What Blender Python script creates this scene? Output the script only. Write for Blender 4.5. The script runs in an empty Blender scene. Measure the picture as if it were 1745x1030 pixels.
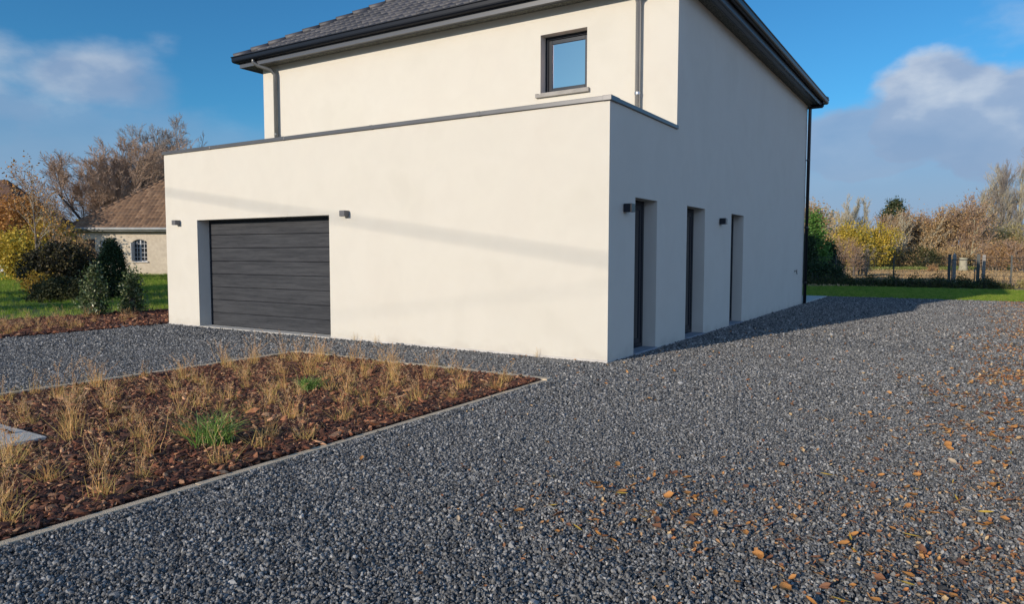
import bpy, math, random
import numpy as np
from mathutils import Vector, Matrix
R = math.radians
SC = bpy.context.scene
COL = SC.collection

# ------------------------------------------------------------------ camera
CAMP = np.array([3.7615, -8.2573, 1.3853])
FW = np.array([-0.53112527, 0.84467787, -0.06652249])
RT = np.array([0.84650399, 0.53238064, 0.00136025])
UP = np.array([-0.03656426, 0.05558909, 0.997784])
F = 1216.5
cd = bpy.data.cameras.new('camera'); cam = bpy.data.objects.new('camera', cd); COL.objects.link(cam)
cd.sensor_width = 36; cd.lens = 36 * F / 1745; cd.clip_start = 0.05; cd.clip_end = 3000
cam.matrix_world = Matrix(((RT[0], UP[0], -FW[0], CAMP[0]), (RT[1], UP[1], -FW[1], CAMP[1]),
                           (RT[2], UP[2], -FW[2], CAMP[2]), (0, 0, 0, 1)))
SC.camera = cam
HF = np.array([-0.5323, 0.8466, 0.0]); HR = np.array([0.8466, 0.5323, 0.0])   # level forward / right of the view

def bg(u, d, z=0.0):
    """ground point at distance d, bearing of photo column u"""
    p = CAMP + HF * d + HR * ((u - 872.5) / F * d); p[2] = z
    return p
def zat(v, d, u=872.5):
    return 1.385 + (432 - v) / F * d

# ------------------------------------------------------------------ sky, sun, exposure
SUN_DIR = Vector((0.845, 3.53, -1.0)).normalized()
SUN_EL = math.asin(-SUN_DIR.z)
w = bpy.data.worlds.new('World'); SC.world = w; w.use_nodes = True
nt = w.node_tree; nt.nodes.clear()
def N(nt, t, **k):
    n = nt.nodes.new(t)
    for a, b in k.items(): setattr(n, a, b)
    return n
def mth(nt, op, a, b=None, clamp=False):
    n = N(nt, 'ShaderNodeMath', operation=op); n.use_clamp = clamp
    for i, x in enumerate((a, b)):
        if x is None: continue
        if isinstance(x, (int, float)): n.inputs[i].default_value = x
        else: nt.links.new(x, n.inputs[i])
    return n.outputs[0]
def mixc(nt, fac, a, b, mode='MIX'):
    n = N(nt, 'ShaderNodeMix', data_type='RGBA', blend_type=mode)
    for i, x in ((0, fac), (6, a), (7, b)):
        if isinstance(x, (int, float)): n.inputs[i].default_value = x
        elif isinstance(x, (tuple, list)): n.inputs[i].default_value = tuple(x)[:3] + (1,)
        else: nt.links.new(x, n.inputs[i])
    return n.outputs[2]
def ramp(nt, fac, stops, interp='LINEAR'):
    n = N(nt, 'ShaderNodeValToRGB'); cr = n.color_ramp; cr.interpolation = interp
    while len(cr.elements) < len(stops): cr.elements.new(0.5)
    for e, (p, c) in zip(cr.elements, stops):
        e.position = p; e.color = (tuple(c) + (1,))[:4] if isinstance(c, (tuple, list)) else (c, c, c, 1)
    nt.links.new(fac, n.inputs[0]); return n.outputs[0]
sky = N(nt, 'ShaderNodeTexSky', sky_type='NISHITA'); sky.sun_disc = False
sky.sun_elevation = SUN_EL; sky.sun_rotation = R(193.5); sky.altitude = 50
sky.air_density = 1.0; sky.dust_density = 0.3; sky.ozone_density = 1.2
tc = N(nt, 'ShaderNodeTexCoord')
sep = N(nt, 'ShaderNodeSeparateXYZ'); nt.links.new(tc.outputs['Generated'], sep.inputs[0])
az = mth(nt, 'ARCTAN2', sep.outputs[0], sep.outputs[1]); el = mth(nt, 'ARCSINE', sep.outputs[2])
nz = N(nt, 'ShaderNodeTexNoise'); nz.inputs['Scale'].default_value = 5.5; nz.inputs['Detail'].default_value = 7; nz.inputs['Roughness'].default_value = 0.5
mp = N(nt, 'ShaderNodeMapping'); mp.inputs['Scale'].default_value = (1, 1, 1.8); nt.links.new(tc.outputs['Generated'], mp.inputs[0]); nt.links.new(mp.outputs[0], nz.inputs['Vector'])
def dirof(u, v):
    d = FW + RT * (u - 872.5) / F - UP * (v - 515) / F; d /= np.linalg.norm(d)
    return math.atan2(d[0], d[1]), math.asin(d[2])
mask = None
for (u, v, ra, re, st) in [(1590, 170, .115, .048, 1.0), (1700, 185, .11, .06, 1.0), (1775, 155, .07, .05, .95), (1470, 225, .10, .05, .9), (1640, 250, .2, .05, .7), (1490, 255, .17, .085, .75), (1750, 285, .2, .06, .6),
                           (120, 125, .12, .042, .75), (245, 150, .05, .035, .5), (60, 215, .22, .05, .45), (380, 240, .2, .04, .30),
                           (1450, 330, .2, .07, .55), (-150, 150, .15, .08, .6), (2050, 200, .22, .12, .8), (1560, 335, .45, .10, .75), (60, 300, .4, .06, .5)]:
    a0, e0 = dirof(u, v)
    dx = mth(nt, 'DIVIDE', mth(nt, 'SUBTRACT', az, a0), ra); dy = mth(nt, 'DIVIDE', mth(nt, 'SUBTRACT', el, e0), re)
    d2 = mth(nt, 'SQRT', mth(nt, 'ADD', mth(nt, 'MULTIPLY', dx, dx), mth(nt, 'MULTIPLY', dy, dy)))
    d2 = mth(nt, 'ADD', d2, mth(nt, 'MULTIPLY', mth(nt, 'SUBTRACT', nz.outputs[0], 0.5), 3.2))
    mr = N(nt, 'ShaderNodeMapRange', interpolation_type='SMOOTHSTEP'); nt.links.new(d2, mr.inputs[0])
    mr.inputs[1].default_value = 1.15 if st > .85 else 1.25; mr.inputs[2].default_value = 0.72 if st > .85 else .35; mr.inputs[3].default_value = 0; mr.inputs[4].default_value = st
    mask = mr.outputs[0] if mask is None else mth(nt, 'MAXIMUM', mask, mr.outputs[0])
nz2 = N(nt, 'ShaderNodeTexNoise'); nz2.inputs['Scale'].default_value = 9; nz2.inputs['Detail'].default_value = 5; nt.links.new(mp.outputs[0], nz2.inputs['Vector'])
cfac = mth(nt, 'ADD', nz2.outputs[0], mth(nt, 'MULTIPLY', mth(nt, 'SUBTRACT', el, 0.165), 3.6))
ccol = ramp(nt, cfac, [(0.3, (1.65, 2.25, 3.4)), (0.55, (2.3, 2.8, 3.8)), (0.75, (4.6, 4.8, 5.1))])
# added broken cloud, unseen behind and to the right, brightening the shaded side wall
nz3 = N(nt, 'ShaderNodeTexNoise'); nz3.inputs['Scale'].default_value = 2.6; nz3.inputs['Detail'].default_value = 5; nt.links.new(tc.outputs['Generated'], nz3.inputs['Vector'])
rgt = mth(nt, 'ADD', mth(nt, 'MULTIPLY', sep.outputs[0], 0.80), mth(nt, 'MULTIPLY', sep.outputs[1], -0.60))
mrb = N(nt, 'ShaderNodeMapRange', interpolation_type='SMOOTHSTEP'); nt.links.new(mth(nt, 'ADD', rgt, mth(nt, 'MULTIPLY', mth(nt, 'SUBTRACT', nz3.outputs[0], .5), 1.6)), mrb.inputs[0])
mrb.inputs[1].default_value = 0.25; mrb.inputs[2].default_value = 0.75
SKYC = mixc(nt, 1.0, sky.outputs[0], (.20, .59, .90), 'MULTIPLY')   # deep polarised-looking winter blue
skc = mixc(nt, mth(nt, 'MULTIPLY', mask, 0.85), SKYC, ccol)
mre = N(nt, 'ShaderNodeMapRange', interpolation_type='SMOOTHSTEP'); nt.links.new(el, mre.inputs[0]); mre.inputs[1].default_value = 0.75; mre.inputs[2].default_value = 0.35
skc = mixc(nt, mth(nt, 'MULTIPLY', mth(nt, 'MULTIPLY', mrb.outputs[0], mre.outputs[0]), 0.85), skc, (5.3, 7.1, 11.0))
mrh = N(nt, 'ShaderNodeMapRange', interpolation_type='SMOOTHSTEP'); nt.links.new(el, mrh.inputs[0]); mrh.inputs[1].default_value = 0.20; mrh.inputs[2].default_value = 0.0; mrh.inputs[3].default_value = 0; mrh.inputs[4].default_value = .9
skc = mixc(nt, mrh.outputs[0], skc, (2.0, 2.6, 3.8))
bgn = N(nt, 'ShaderNodeBackground'); bgn.inputs[1].default_value = 0.15
out = N(nt, 'ShaderNodeOutputWorld'); nt.links.new(skc, bgn.inputs[0]); nt.links.new(bgn.outputs[0], out.inputs[0])
ld = bpy.data.lights.new('sun', 'SUN'); ld.energy = 4.65; ld.angle = R(0.53); ld.color = (1.0, 0.87, 0.73)
sun = bpy.data.objects.new('sun', ld); COL.objects.link(sun); sun.rotation_euler = SUN_DIR.to_track_quat('-Z', 'Y').to_euler(); sun.location = (0, 0, 30)
vs = SC.view_settings; vs.view_transform = 'Standard'; vs.look = 'None'; vs.gamma = 1; vs.use_curve_mapping = False; vs.exposure = 0.0

# ------------------------------------------------------------------ materials
MAT = {}
def M(name, cols, scale=3.0, detail=6.0, rough=0.8, metal=0.0, bump=0.0, bscale=60.0, bdist=0.01, island=None, objrand=None,
      trans=0.0, spec=0.5, stretch=None, lo=0.3, hi=0.7, coord='Object', cols2=None, scale2=40, mix2=0.4, rrand=0.0):
    m = bpy.data.materials.new(name); m.use_nodes = True; t = m.node_tree; b = t.nodes['Principled BSDF']
    tc = N(t, 'ShaderNodeTexCoord'); v = tc.outputs['Object' if coord == 'World' else coord]
    if coord == 'World':
        v = N(t, 'ShaderNodeNewGeometry').outputs['Position']
    if stretch:
        mm = N(t, 'ShaderNodeMapping'); mm.inputs['Scale'].default_value = stretch; t.links.new(v, mm.inputs[0]); v = mm.outputs[0]
    if len(cols) == 1: c = None; b.inputs['Base Color'].default_value = tuple(cols[0]) + (1,)
    else:
        if island: fac = N(t, 'ShaderNodeNewGeometry').outputs['Random Per Island']; lo_, hi_ = 0, 1
        elif objrand: fac = N(t, 'ShaderNodeObjectInfo').outputs['Random']; lo_, hi_ = 0, 1
        else:
            n = N(t, 'ShaderNodeTexNoise'); n.inputs['Scale'].default_value = scale; n.inputs['Detail'].default_value = detail; t.links.new(v, n.inputs['Vector'])
            fac = n.outputs[0]; lo_, hi_ = lo, hi
        k = len(cols)
        c = ramp(t, fac, [(lo_ + (hi_ - lo_) * i / (k - 1), cc) for i, cc in enumerate(cols)])
        if cols2:
            n = N(t, 'ShaderNodeTexNoise'); n.inputs['Scale'].default_value = scale2; n.inputs['Detail'].default_value = 3; t.links.new(v, n.inputs['Vector'])
            c2 = ramp(t, n.outputs[0], [(0.35 + 0.3 * i / (len(cols2) - 1), cc) for i, cc in enumerate(cols2)])
            c = mixc(t, mix2, c, c2)
        t.links.new(c, b.inputs['Base Color'])
    b.inputs['Roughness'].default_value = rough; b.inputs['Metallic'].default_value = metal
    b.inputs['Specular IOR Level'].default_value = spec
    if bump:
        n = N(t, 'ShaderNodeTexNoise'); n.inputs['Scale'].default_value = bscale; n.inputs['Detail'].default_value = 4; t.links.new(v, n.inputs['Vector'])
        bp = N(t, 'ShaderNodeBump'); bp.inputs['Strength'].default_value = bump; bp.inputs['Distance'].default_value = bdist
        t.links.new(n.outputs[0], bp.inputs['Height']); t.links.new(bp.outputs[0], b.inputs['Normal'])
    if trans:
        tr = N(t, 'ShaderNodeBsdfTranslucent'); mx = N(t, 'ShaderNodeMixShader'); mx.inputs[0].default_value = trans
        if c is not None: t.links.new(c, tr.inputs[0])
        else: tr.inputs[0].default_value = tuple(cols[0]) + (1,)
        t.links.new(b.outputs[0], mx.inputs[1]); t.links.new(tr.outputs[0], mx.inputs[2]); t.links.new(mx.outputs[0], t.nodes['Material Output'].inputs[0])
    MAT[name] = m; return m

M('render', [(.575, .545, .465), (.60, .57, .49), (.59, .555, .475)], scale=.7, detail=5, rough=.95, bump=.8, bscale=170, bdist=.009, lo=.35, hi=.65,
  cols2=[(.555, .525, .45), (.61, .58, .50), (.575, .545, .475), (.615, .585, .51)], scale2=1.3, mix2=.28)
_m = MAT['render']; _t = _m.node_tree; _b = _t.nodes['Principled BSDF']; _src = _b.inputs['Base Color'].links[0].from_socket
_p = N(_t, 'ShaderNodeNewGeometry').outputs['Position']; _sx = N(_t, 'ShaderNodeSeparateXYZ'); _t.links.new(_p, _sx.inputs[0])
_n = N(_t, 'ShaderNodeTexNoise'); _n.inputs['Scale'].default_value = 3.5; _n.inputs['Detail'].default_value = 9; _t.links.new(_p, _n.inputs['Vector'])
_h = mth(_t, 'ADD', _sx.outputs[2], mth(_t, 'MULTIPLY', mth(_t, 'SUBTRACT', _n.outputs[0], .5), .45))
_r = N(_t, 'ShaderNodeMapRange'); _t.links.new(_h, _r.inputs[0]); _r.inputs[1].default_value = .14; _r.inputs[2].default_value = -.04; _r.inputs[3].default_value = 0; _r.inputs[4].default_value = .45
_t.links.new(mixc(_t, _r.outputs[0], _src, (.42, .38, .32)), _b.inputs['Base Color'])
M('cement', [(.42, .40, .37), (.55, .53, .49)], scale=6, rough=.9, bump=.4, bscale=80)
M('concrete', [(.40, .38, .33), (.56, .53, .46), (.48, .45, .39)], scale=5, rough=.9, bump=.4, bscale=120, cols2=[(.3, .29, .27), (.55, .54, .5)], scale2=60)
M('edging', [(.50, .40, .26), (.62, .50, .34), (.55, .44, .30)], scale=4, rough=.9, bump=.4, bscale=140, cols2=[(.38, .30, .20), (.66, .54, .38)], scale2=70)
M('bluestone', [(.20, .22, .25), (.28, .30, .33)], scale=5, rough=.7, bump=.2, bscale=100)
M('anthracite', [(.014, .016, .022), (.02, .023, .03)], scale=3, rough=.22, spec=.3)
M('gutter_black', [(.004, .005, .009)], rough=.35, spec=.25)
M('fascia_grey', [(.07, .075, .085)], rough=.35)
M('soffit_grey', [(.065, .072, .082), (.09, .097, .105)], scale=3, rough=.45)
M('vent_strip', [(.05, .05, .045), (.20, .20, .16)], scale=45, rough=.8, bump=.8, bscale=120, lo=.42, hi=.6)
M('coping', [(.085, .085, .088), (.11, .11, .112)], scale=2, rough=.34, metal=.25)
M('sill_stone', [(.25, .235, .21), (.34, .32, .29)], scale=6, rough=.85, bump=.3, bscale=80)
M('zinc', [(.36, .36, .36), (.48, .48, .47)], scale=5, rough=.25, metal=.7, stretch=(1, 1, .3))
M('dark_zinc', [(.12, .125, .12), (.17, .175, .165)], scale=4, rough=.38, metal=.3)
M('old_zinc', [(.22, .23, .22), (.32, .33, .32)], scale=3, rough=.6)
M('lamp_grey', [(.10, .10, .105)], rough=.5)
M('lamp_glass', [(.5, .5, .5)], rough=.2)
M('roof_tile', [(.035, .036, .042), (.055, .055, .062), (.075, .073, .078)], island=True, rough=.55, bump=.3, bscale=150)
M('brown_tile', [(.14, .080, .045), (.20, .118, .065), (.105, .062, .037), (.25, .155, .09)], island=True, rough=.85)
M('dark_roof', [(.07, .04, .03), (.13, .07, .045), (.05, .03, .025)], island=True, rough=.9)
M('old_render', [(.46, .39, .29), (.58, .50, .38)], scale=1.2, rough=.95, bump=.3, bscale=90, cols2=[(.42, .35, .26), (.62, .55, .42)], scale2=5)
M('white_paint', [(.46, .47, .47)], rough=.5)
M('brown_wood', [(.06, .035, .025), (.1, .06, .04)], scale=8, rough=.7, stretch=(8, 8, .6))
M('shed_wall', [(.45, .46, .47), (.55, .55, .55)], scale=2, rough=.8)
M('post_wood', [(.16, .14, .12), (.30, .28, .25), (.2, .18, .155)], scale=6, rough=.9, stretch=(6, 6, .7), bump=.5, bscale=40)
M('fence_metal', [(.02, .03, .028)], rough=.4)
M('black_pvc', [(.012, .013, .016)], rough=.3)
M('brass', [(.20, .19, .17)], rough=.35, metal=.8)
M('cable', [(.02, .02, .02)], rough=.6)
M('bark', [(.10, .085, .07), (.19, .165, .135), (.13, .11, .09)], scale=4, rough=.95, bump=.8, bscale=30, bdist=.03, stretch=(3, 3, .6))
M('bark_dark', [(.05, .045, .04), (.10, .09, .08)], scale=4, rough=.95)
M('bark_pale', [(.24, .22, .15), (.38, .35, .25), (.28, .28, .17)], scale=3, rough=.95)
def leafm(name, cols, trans=.3, rough=.6): return M(name, cols, island=True, rough=rough, trans=trans, spec=.3)
leafm('twig_grey', [(.20, .17, .15), (.34, .30, .26), (.26, .22, .19)], 0)
leafm('twig_red', [(.32, .22, .155), (.46, .32, .22), (.26, .19, .14)], 0)
leafm('twig_pale', [(.36, .31, .22), (.55, .49, .36), (.44, .39, .27)], 0)
leafm('leaf_tan', [(.44, .29, .14), (.60, .41, .19), (.34, .23, .12), (.50, .38, .20)])
leafm('leaf_rust', [(.40, .23, .11), (.54, .33, .15), (.32, .19, .09), (.50, .36, .17)])
leafm('leaf_yellow', [(.52, .36, .04), (.62, .46, .06), (.42, .30, .05), (.30, .30, .05)])
leafm('leaf_gold', [(.45, .28, .04), (.55, .36, .05), (.30, .24, .05), (.40, .22, .05)])
leafm('leaf_orange', [(.42, .19, .05), (.5, .26, .07), (.3, .13, .05)])
leafm('leaf_olive', [(.28, .24, .09), (.42, .36, .14), (.20, .18, .07)])
leafm('leaf_meadow', [(.14, .20, .04), (.24, .28, .07), (.30, .27, .10)])
leafm('leaf_green', [(.05, .12, .02), (.10, .22, .04), (.16, .30, .06)])
leafm('leaf_darkgreen', [(.012, .028, .010), (.025, .05, .015), (.04, .07, .022)], .15)
leafm('leaf_conifer', [(.03, .045, .02), (.05, .07, .03), (.07, .085, .035)], .1)
leafm('leaf_purple', [(.02, .018, .012), (.035, .030, .014), (.055, .050, .018), (.022, .018, .012), (.15, .12, .03)], .1)
leafm('leaf_juniper', [(.03, .035, .012), (.06, .065, .02), (.09, .085, .03)], .15)
leafm('leaf_laurel', [(.03, .06, .02), (.06, .10, .03), (.05, .08, .025), (.36, .38, .20), (.08, .12, .04), (.16, .17, .07)], .15, .35)
leafm('leaf_hedge', [(.03, .05, .015), (.06, .09, .025), (.12, .11, .03), (.05, .035, .02)])
leafm('straw', [(.62, .32, .11), (.80, .50, .20), (.72, .41, .15), (.42, .19, .07)], .3)
leafm('straw_base', [(.42, .36, .10), (.60, .44, .14), (.52, .34, .12)], .3)
leafm('plume', [(.66, .42, .22), (.80, .56, .32)], .4)
leafm('green_blade', [(.05, .12, .02), (.14, .26, .04), (.28, .42, .09), (.40, .50, .20)], .3)
M('lawn_blade', [(.11, .20, .02), (.20, .31, .03), (.31, .42, .05), (.44, .42, .10)], objrand=True, rough=.6, trans=.4, spec=.3)
M('stone', [(.016, .017, .018), (.088, .089, .088), (.20, .198, .188), (.028, .029, .030), (.30, .296, .28), (.12, .119, .114), (.057, .058, .058), (.42, .41, .385)], objrand=True, rough=.75, bump=.4, bscale=200, bdist=.002)
M('chip', [(.02, .007, .005), (.07, .022, .012), (.20, .065, .028), (.03, .011, .007), (.42, .17, .075), (.045, .016, .010), (.13, .042, .02), (.03, .012, .008), (.62, .33, .17)], objrand=True, rough=.8, bump=.5, bscale=150, bdist=.003)
for nm, cc in (('fallen_orange', [(.48, .20, .05), (.58, .28, .08)]), ('fallen_brown', [(.20, .085, .04), (.30, .14, .07)]),
               ('fallen_yellow', [(.60, .40, .06), (.50, .34, .05)]), ('fallen_pale', [(.55, .44, .30), (.46, .34, .22)])):
    M(nm, cc, scale=60, rough=.6, trans=.2, bump=.5, bscale=90, bdist=.003)
M('litter', [(.52, .21, .06), (.24, .10, .05), (.62, .32, .10), (.15, .07, .035), (.30, .14, .06), (.62, .44, .22), (.40, .17, .06)], objrand=True, rough=.6, trans=.2)
def glassm(name, col, rough=.03):
    m = M(name, [col], rough=rough, spec=1.0); return m
glassm('glass', (.02, .025, .03), .02)
m = MAT['glass']; b = m.node_tree.nodes['Principled BSDF']; b.inputs['Metallic'].default_value = 1.0; b.inputs['Base Color'].default_value = (.82, .54, .50, 1)
glassm('door_glass', (.008, .009, .012), .05)
# garage door: embossed dusty dark grey woodgrain
m = M('garage_panel', [(.016, .018, .022), (.040, .042, .047), (.024, .026, .030)], scale=5, rough=.6, spec=.2, bump=.3, bscale=40, bdist=.003, stretch=(.8, 1, 14),
      cols2=[(.014, .016, .020), (.08, .083, .088)], scale2=1.6, mix2=.28)

# gravel sheet: cells the size of the stones, each its own grey, domed
def gravel_mat():
    m = bpy.data.materials.new('gravel'); m.use_nodes = True; t = m.node_tree; b = t.nodes['Principled BSDF']
    pos = N(t, 'ShaderNodeNewGeometry').outputs['Position']
    v = N(t, 'ShaderNodeTexVoronoi'); v.inputs['Scale'].default_value = 62; t.links.new(pos, v.inputs['Vector'])
    sx = N(t, 'ShaderNodeSeparateColor'); t.links.new(v.outputs['Color'], sx.inputs[0])
    c = ramp(t, sx.outputs[0], [(0, (.03, .03, .032)), (.3, (.09, .091, .095)), (.6, (.15, .15, .152)), (.85, (.22, .22, .215)), (1, (.38, .38, .36))])
    v2 = N(t, 'ShaderNodeTexVoronoi'); v2.inputs['Scale'].default_value = 24; t.links.new(pos, v2.inputs['Vector'])
    s2 = N(t, 'ShaderNodeSeparateColor'); t.links.new(v2.outputs['Color'], s2.inputs[0])
    c2 = ramp(t, s2.outputs[1], [(0, .75), (1, 1.25)])
    c = mixc(t, 1.0, c, c2, 'MULTIPLY')
    n = N(t, 'ShaderNodeTexNoise'); n.inputs['Scale'].default_value = .55; n.inputs['Detail'].default_value = 6; t.links.new(pos, n.inputs['Vector'])
    c3 = ramp(t, n.outputs[0], [(.3, .82), (.7, 1.15)]); c = mixc(t, 1.0, c, c3, 'MULTIPLY')
    t.links.new(c, b.inputs['Base Color']); b.inputs['Roughness'].default_value = .8
    bp = N(t, 'ShaderNodeBump'); bp.inputs['Strength'].default_value = 1; bp.inputs['Distance'].default_value = .012; bp.invert = True
    t.links.new(v.outputs['Distance'], bp.inputs['Height']); t.links.new(bp.outputs[0], b.inputs['Normal'])
    MAT['gravel'] = m
gravel_mat()
M('mulch_soil', [(.02, .009, .006), (.05, .022, .014), (.09, .045, .025)], scale=30, rough=.95, bump=1, bscale=60, bdist=.02, coord='World')
M('grass_ground', [(.06, .09, .015), (.10, .13, .025), (.16, .17, .045)], scale=1.2, rough=.95, bump=1, bscale=60, bdist=.03, coord='World', cols2=[(.03, .08, .01), (.12, .18, .04)], scale2=14)
M('field', [(.44, .30, .19), (.62, .44, .29), (.53, .37, .24)], scale=.35, rough=.95, bump=1, bscale=10, bdist=.08, coord='World', cols2=[(.14, .10, .05), (.42, .29, .18)], scale2=7, mix2=.5)
M('rough_grass', [(.10, .14, .03), (.16, .20, .05), (.22, .22, .07)], scale=.5, rough=.95, bump=1, bscale=8, bdist=.1, coord='World')
M('pale_path', [(.42, .37, .29), (.52, .46, .37)], scale=2, rough=.9, coord='World')

# ------------------------------------------------------------------ mesh helpers
def mesh_np(name, V, Fc, mats, parent=None, smooth=False, mi=None):
    """V (n,3), Fc (m,k) array of equal sized faces, or a list of tuples"""
    me = bpy.data.meshes.new(name)
    V = np.asarray(V, np.float32)
    if isinstance(Fc, np.ndarray):
        k = Fc.shape[1]; m_ = len(Fc)
        me.vertices.add(len(V)); me.vertices.foreach_set('co', V.ravel())
        me.loops.add(m_ * k); me.loops.foreach_set('vertex_index', Fc.astype(np.int32).ravel())
        me.polygons.add(m_); me.polygons.foreach_set('loop_start', np.arange(0, m_ * k, k, dtype=np.int32))
        me.polygons.foreach_set('loop_total', np.full(m_, k, np.int32)) if False else None
        me.update(calc_edges=True); me.validate()
    else:
        me.from_pydata([tuple(v) for v in V.tolist()], [], [tuple(f) for f in Fc]); me.update()
    for mt in (mats if isinstance(mats, (list, tuple)) else [mats]): me.materials.append(MAT[mt])
    if mi is not None: me.polygons.foreach_set('material_index', np.asarray(mi, np.int32))
    if smooth: me.polygons.foreach_set('use_smooth', np.ones(len(me.polygons), bool))
    o = bpy.data.objects.new(name, me); COL.objects.link(o)
    if parent is not None: o.parent = parent
    return o
class MB:
    def __init__(s): s.v = []; s.f = []; s.m = []
    def quad(s, *p, m=0):
        i = len(s.v); s.v += [tuple(map(float, q)) for q in p]; s.f.append(tuple(range(i, i + len(p)))); s.m.append(m); return s
    def box(s, x0, y0, z0, x1, y1, z1, m=0, fr=None):
        P = [(x0, y0, z0), (x1, y0, z0), (x1, y1, z0), (x0, y1, z0), (x0, y0, z1), (x1, y0, z1), (x1, y1, z1), (x0, y1, z1)]
        if fr: P = [fr(*q) for q in P]
        i = len(s.v); s.v += [tuple(map(float, q)) for q in P]
        for f in ((3, 2, 1, 0), (4, 5, 6, 7), (0, 1, 5, 4), (1, 2, 6, 5), (2, 3, 7, 6), (3, 0, 4, 7)): s.f.append(tuple(i + a for a in f)); s.m.append(m)
        return s
    def tube(s, pts, r, n=12, m=0, cap=True):
        pts = [np.array(p, float) for p in pts]; i0 = len(s.v); rs = r if isinstance(r, (list, tuple)) else [r] * len(pts)
        for k, p in enumerate(pts):
            a = pts[max(k - 1, 0)]; b = pts[min(k + 1, len(pts) - 1)]; d = b - a; d /= np.linalg.norm(d)
            h = np.array([0, 0, 1.]) if abs(d[2]) < .9 else np.array([0, 1., 0]); x = np.cross(h, d); x /= np.linalg.norm(x); y = np.cross(d, x)
            for j in range(n):
                t = 2 * math.pi * j / n; s.v.append(tuple(p + (x * math.cos(t) + y * math.sin(t)) * rs[k]))
        for k in range(len(pts) - 1):
            for j in range(n):
                a = i0 + k * n + j; b = i0 + k * n + (j + 1) % n; s.f.append((a, b, b + n, a + n)); s.m.append(m)
        if cap:
            s.f.append(tuple(i0 + j for j in range(n))[::-1]); s.m.append(m)
            e = i0 + (len(pts) - 1) * n; s.f.append(tuple(e + j for j in range(n))); s.m.append(m)
        return s
    def sweep(s, prof, pts, m=0):
        """profile points (offset outwards, z) swept along pts=[(x,y,outdirx,outdiry)]"""
        i0 = len(s.v); k = len(prof)
        for (x, y, ox, oy) in pts:
            for (a, z) in prof: s.v.append((x + ox * a, y + oy * a, z))
        for i in range(len(pts) - 1):
            for j in range(k - 1):
                a = i0 + i * k + j; s.f.append((a, a + k, a + k + 1, a + 1)); s.m.append(m)
        return s
    def build(s, name, mats, parent=None, smooth=False, bevel=0):
        o = mesh_np(name, np.array(s.v), s.f, mats, parent, False, s.m)
        if smooth:
            for p in o.data.polygons: p.use_smooth = len(p.vertices) == 4
        if bevel:
            b = o.modifiers.new('bevel', 'BEVEL'); b.width = bevel; b.segments = 2; b.limit_method = 'ANGLE'
        return o
def tag(o, label=None, cat=None, group=None, kind=None):
    if label: o['label'] = label
    if cat: o['category'] = cat
    if group: o['group'] = group
    if kind: o['kind'] = kind
    return o
def empty(name, loc=(0, 0, 0), label=None, cat=None, group=None, rz=0):
    o = bpy.data.objects.new(name, None); COL.objects.link(o); o.location = tuple(map(float, loc)); o.rotation_euler = (0, 0, rz); o.empty_display_size = .3
    return tag(o, label, cat, group)
def copy_tree(o, parent=None):
    c = o.copy(); COL.objects.link(c); c.parent = parent
    for ch in list(o.children): copy_tree(ch, c)
    return c
def grid_holes(mb, P, us, vs, holes, depth, m=0):
    """wall cells with holes cut and reveals; P(u,v,w) maps to space, w = depth inwards"""
    U = sorted(set(us) | {h[0] for h in holes} | {h[1] for h in holes}); Vv = sorted(set(vs) | {h[2] for h in holes} | {h[3] for h in holes})
    for i in range(len(U) - 1):
        for j in range(len(Vv) - 1):
            cu, cv = (U[i] + U[i + 1]) / 2, (Vv[j] + Vv[j + 1]) / 2
            if any(h[0] < cu < h[1] and h[2] < cv < h[3] for h in holes): continue
            mb.quad(P(U[i], Vv[j], 0), P(U[i + 1], Vv[j], 0), P(U[i + 1], Vv[j + 1], 0), P(U[i], Vv[j + 1], 0), m=m)
    for (a, b, c, d) in holes:
        D = depth
        mb.quad(P(a, c, 0), P(a, d, 0), P(a, d, D), P(a, c, D), m=m); mb.quad(P(b, d, 0), P(b, c, 0), P(b, c, D), P(b, d, D), m=m)
        mb.quad(P(a, d, 0), P(b, d, 0), P(b, d, D), P(a, d, D), m=m); mb.quad(P(a, c, 0), P(a, c, D), P(b, c, D), P(b, c, 0), m=m)

# ------------------------------------------------------------------ ground
def sheet(name, poly, z, mat, kind='structure', label=None):
    mb = MB(); mb.quad(*[(x, y, z) for x, y in poly]); o = mb.build(name, mat); tag(o, label, None, None, kind); return o
sheet('ground', [(-900, -300), (900, -300), (900, 1500), (-900, 1500)], -.012, 'field')
sheet('lawn', [(-75, -14), (-12.7, -14), (-12.7, 17.5), (-75, 45)], -.008, 'grass_ground')
sheet('lawn', [(-12.65, 17.45), (7.6, 17.55), (10.5, 26.2), (-12.65, 26.2)], -.004, 'grass_ground')
sheet('meadow_strip', [tuple(bg(1300, 66)[:2]), tuple(bg(1990, 66)[:2]), tuple(bg(1990, 110)[:2]), tuple(bg(1300, 110)[:2])], -.006, 'rough_grass')
sheet('path', [tuple(bg(1700, 33.5)[:2]), tuple(bg(2000, 33.5)[:2]), tuple(bg(2000, 36.5)[:2]), tuple(bg(1715, 36)[:2])], -.005, 'pale_path')
sheet('gravel_drive', [(-9.4, -16), (12, -16), (12, 17.45), (-12.6, 17.45), (-12.6, 3.0), (-9.4, 3.0)], 0, 'gravel')
sheet('mulch_bed', [(-3.95, -12), (-.04, -12), (-.04, -1.55), (-3.95, -1.55)], .012, 'mulch_soil')
sheet('mulch_bed', [(-12.8, -12), (-9.42, -12), (-9.42, 3.1), (-12.8, 3.1)], .004, 'mulch_soil')
sheet('soil_border', [tuple(bg(1715, 30.2)[:2]), tuple(bg(1950, 30.2)[:2]), tuple(bg(1950, 33)[:2]), tuple(bg(1700, 33)[:2])], 0.002, 'mulch_soil')

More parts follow.
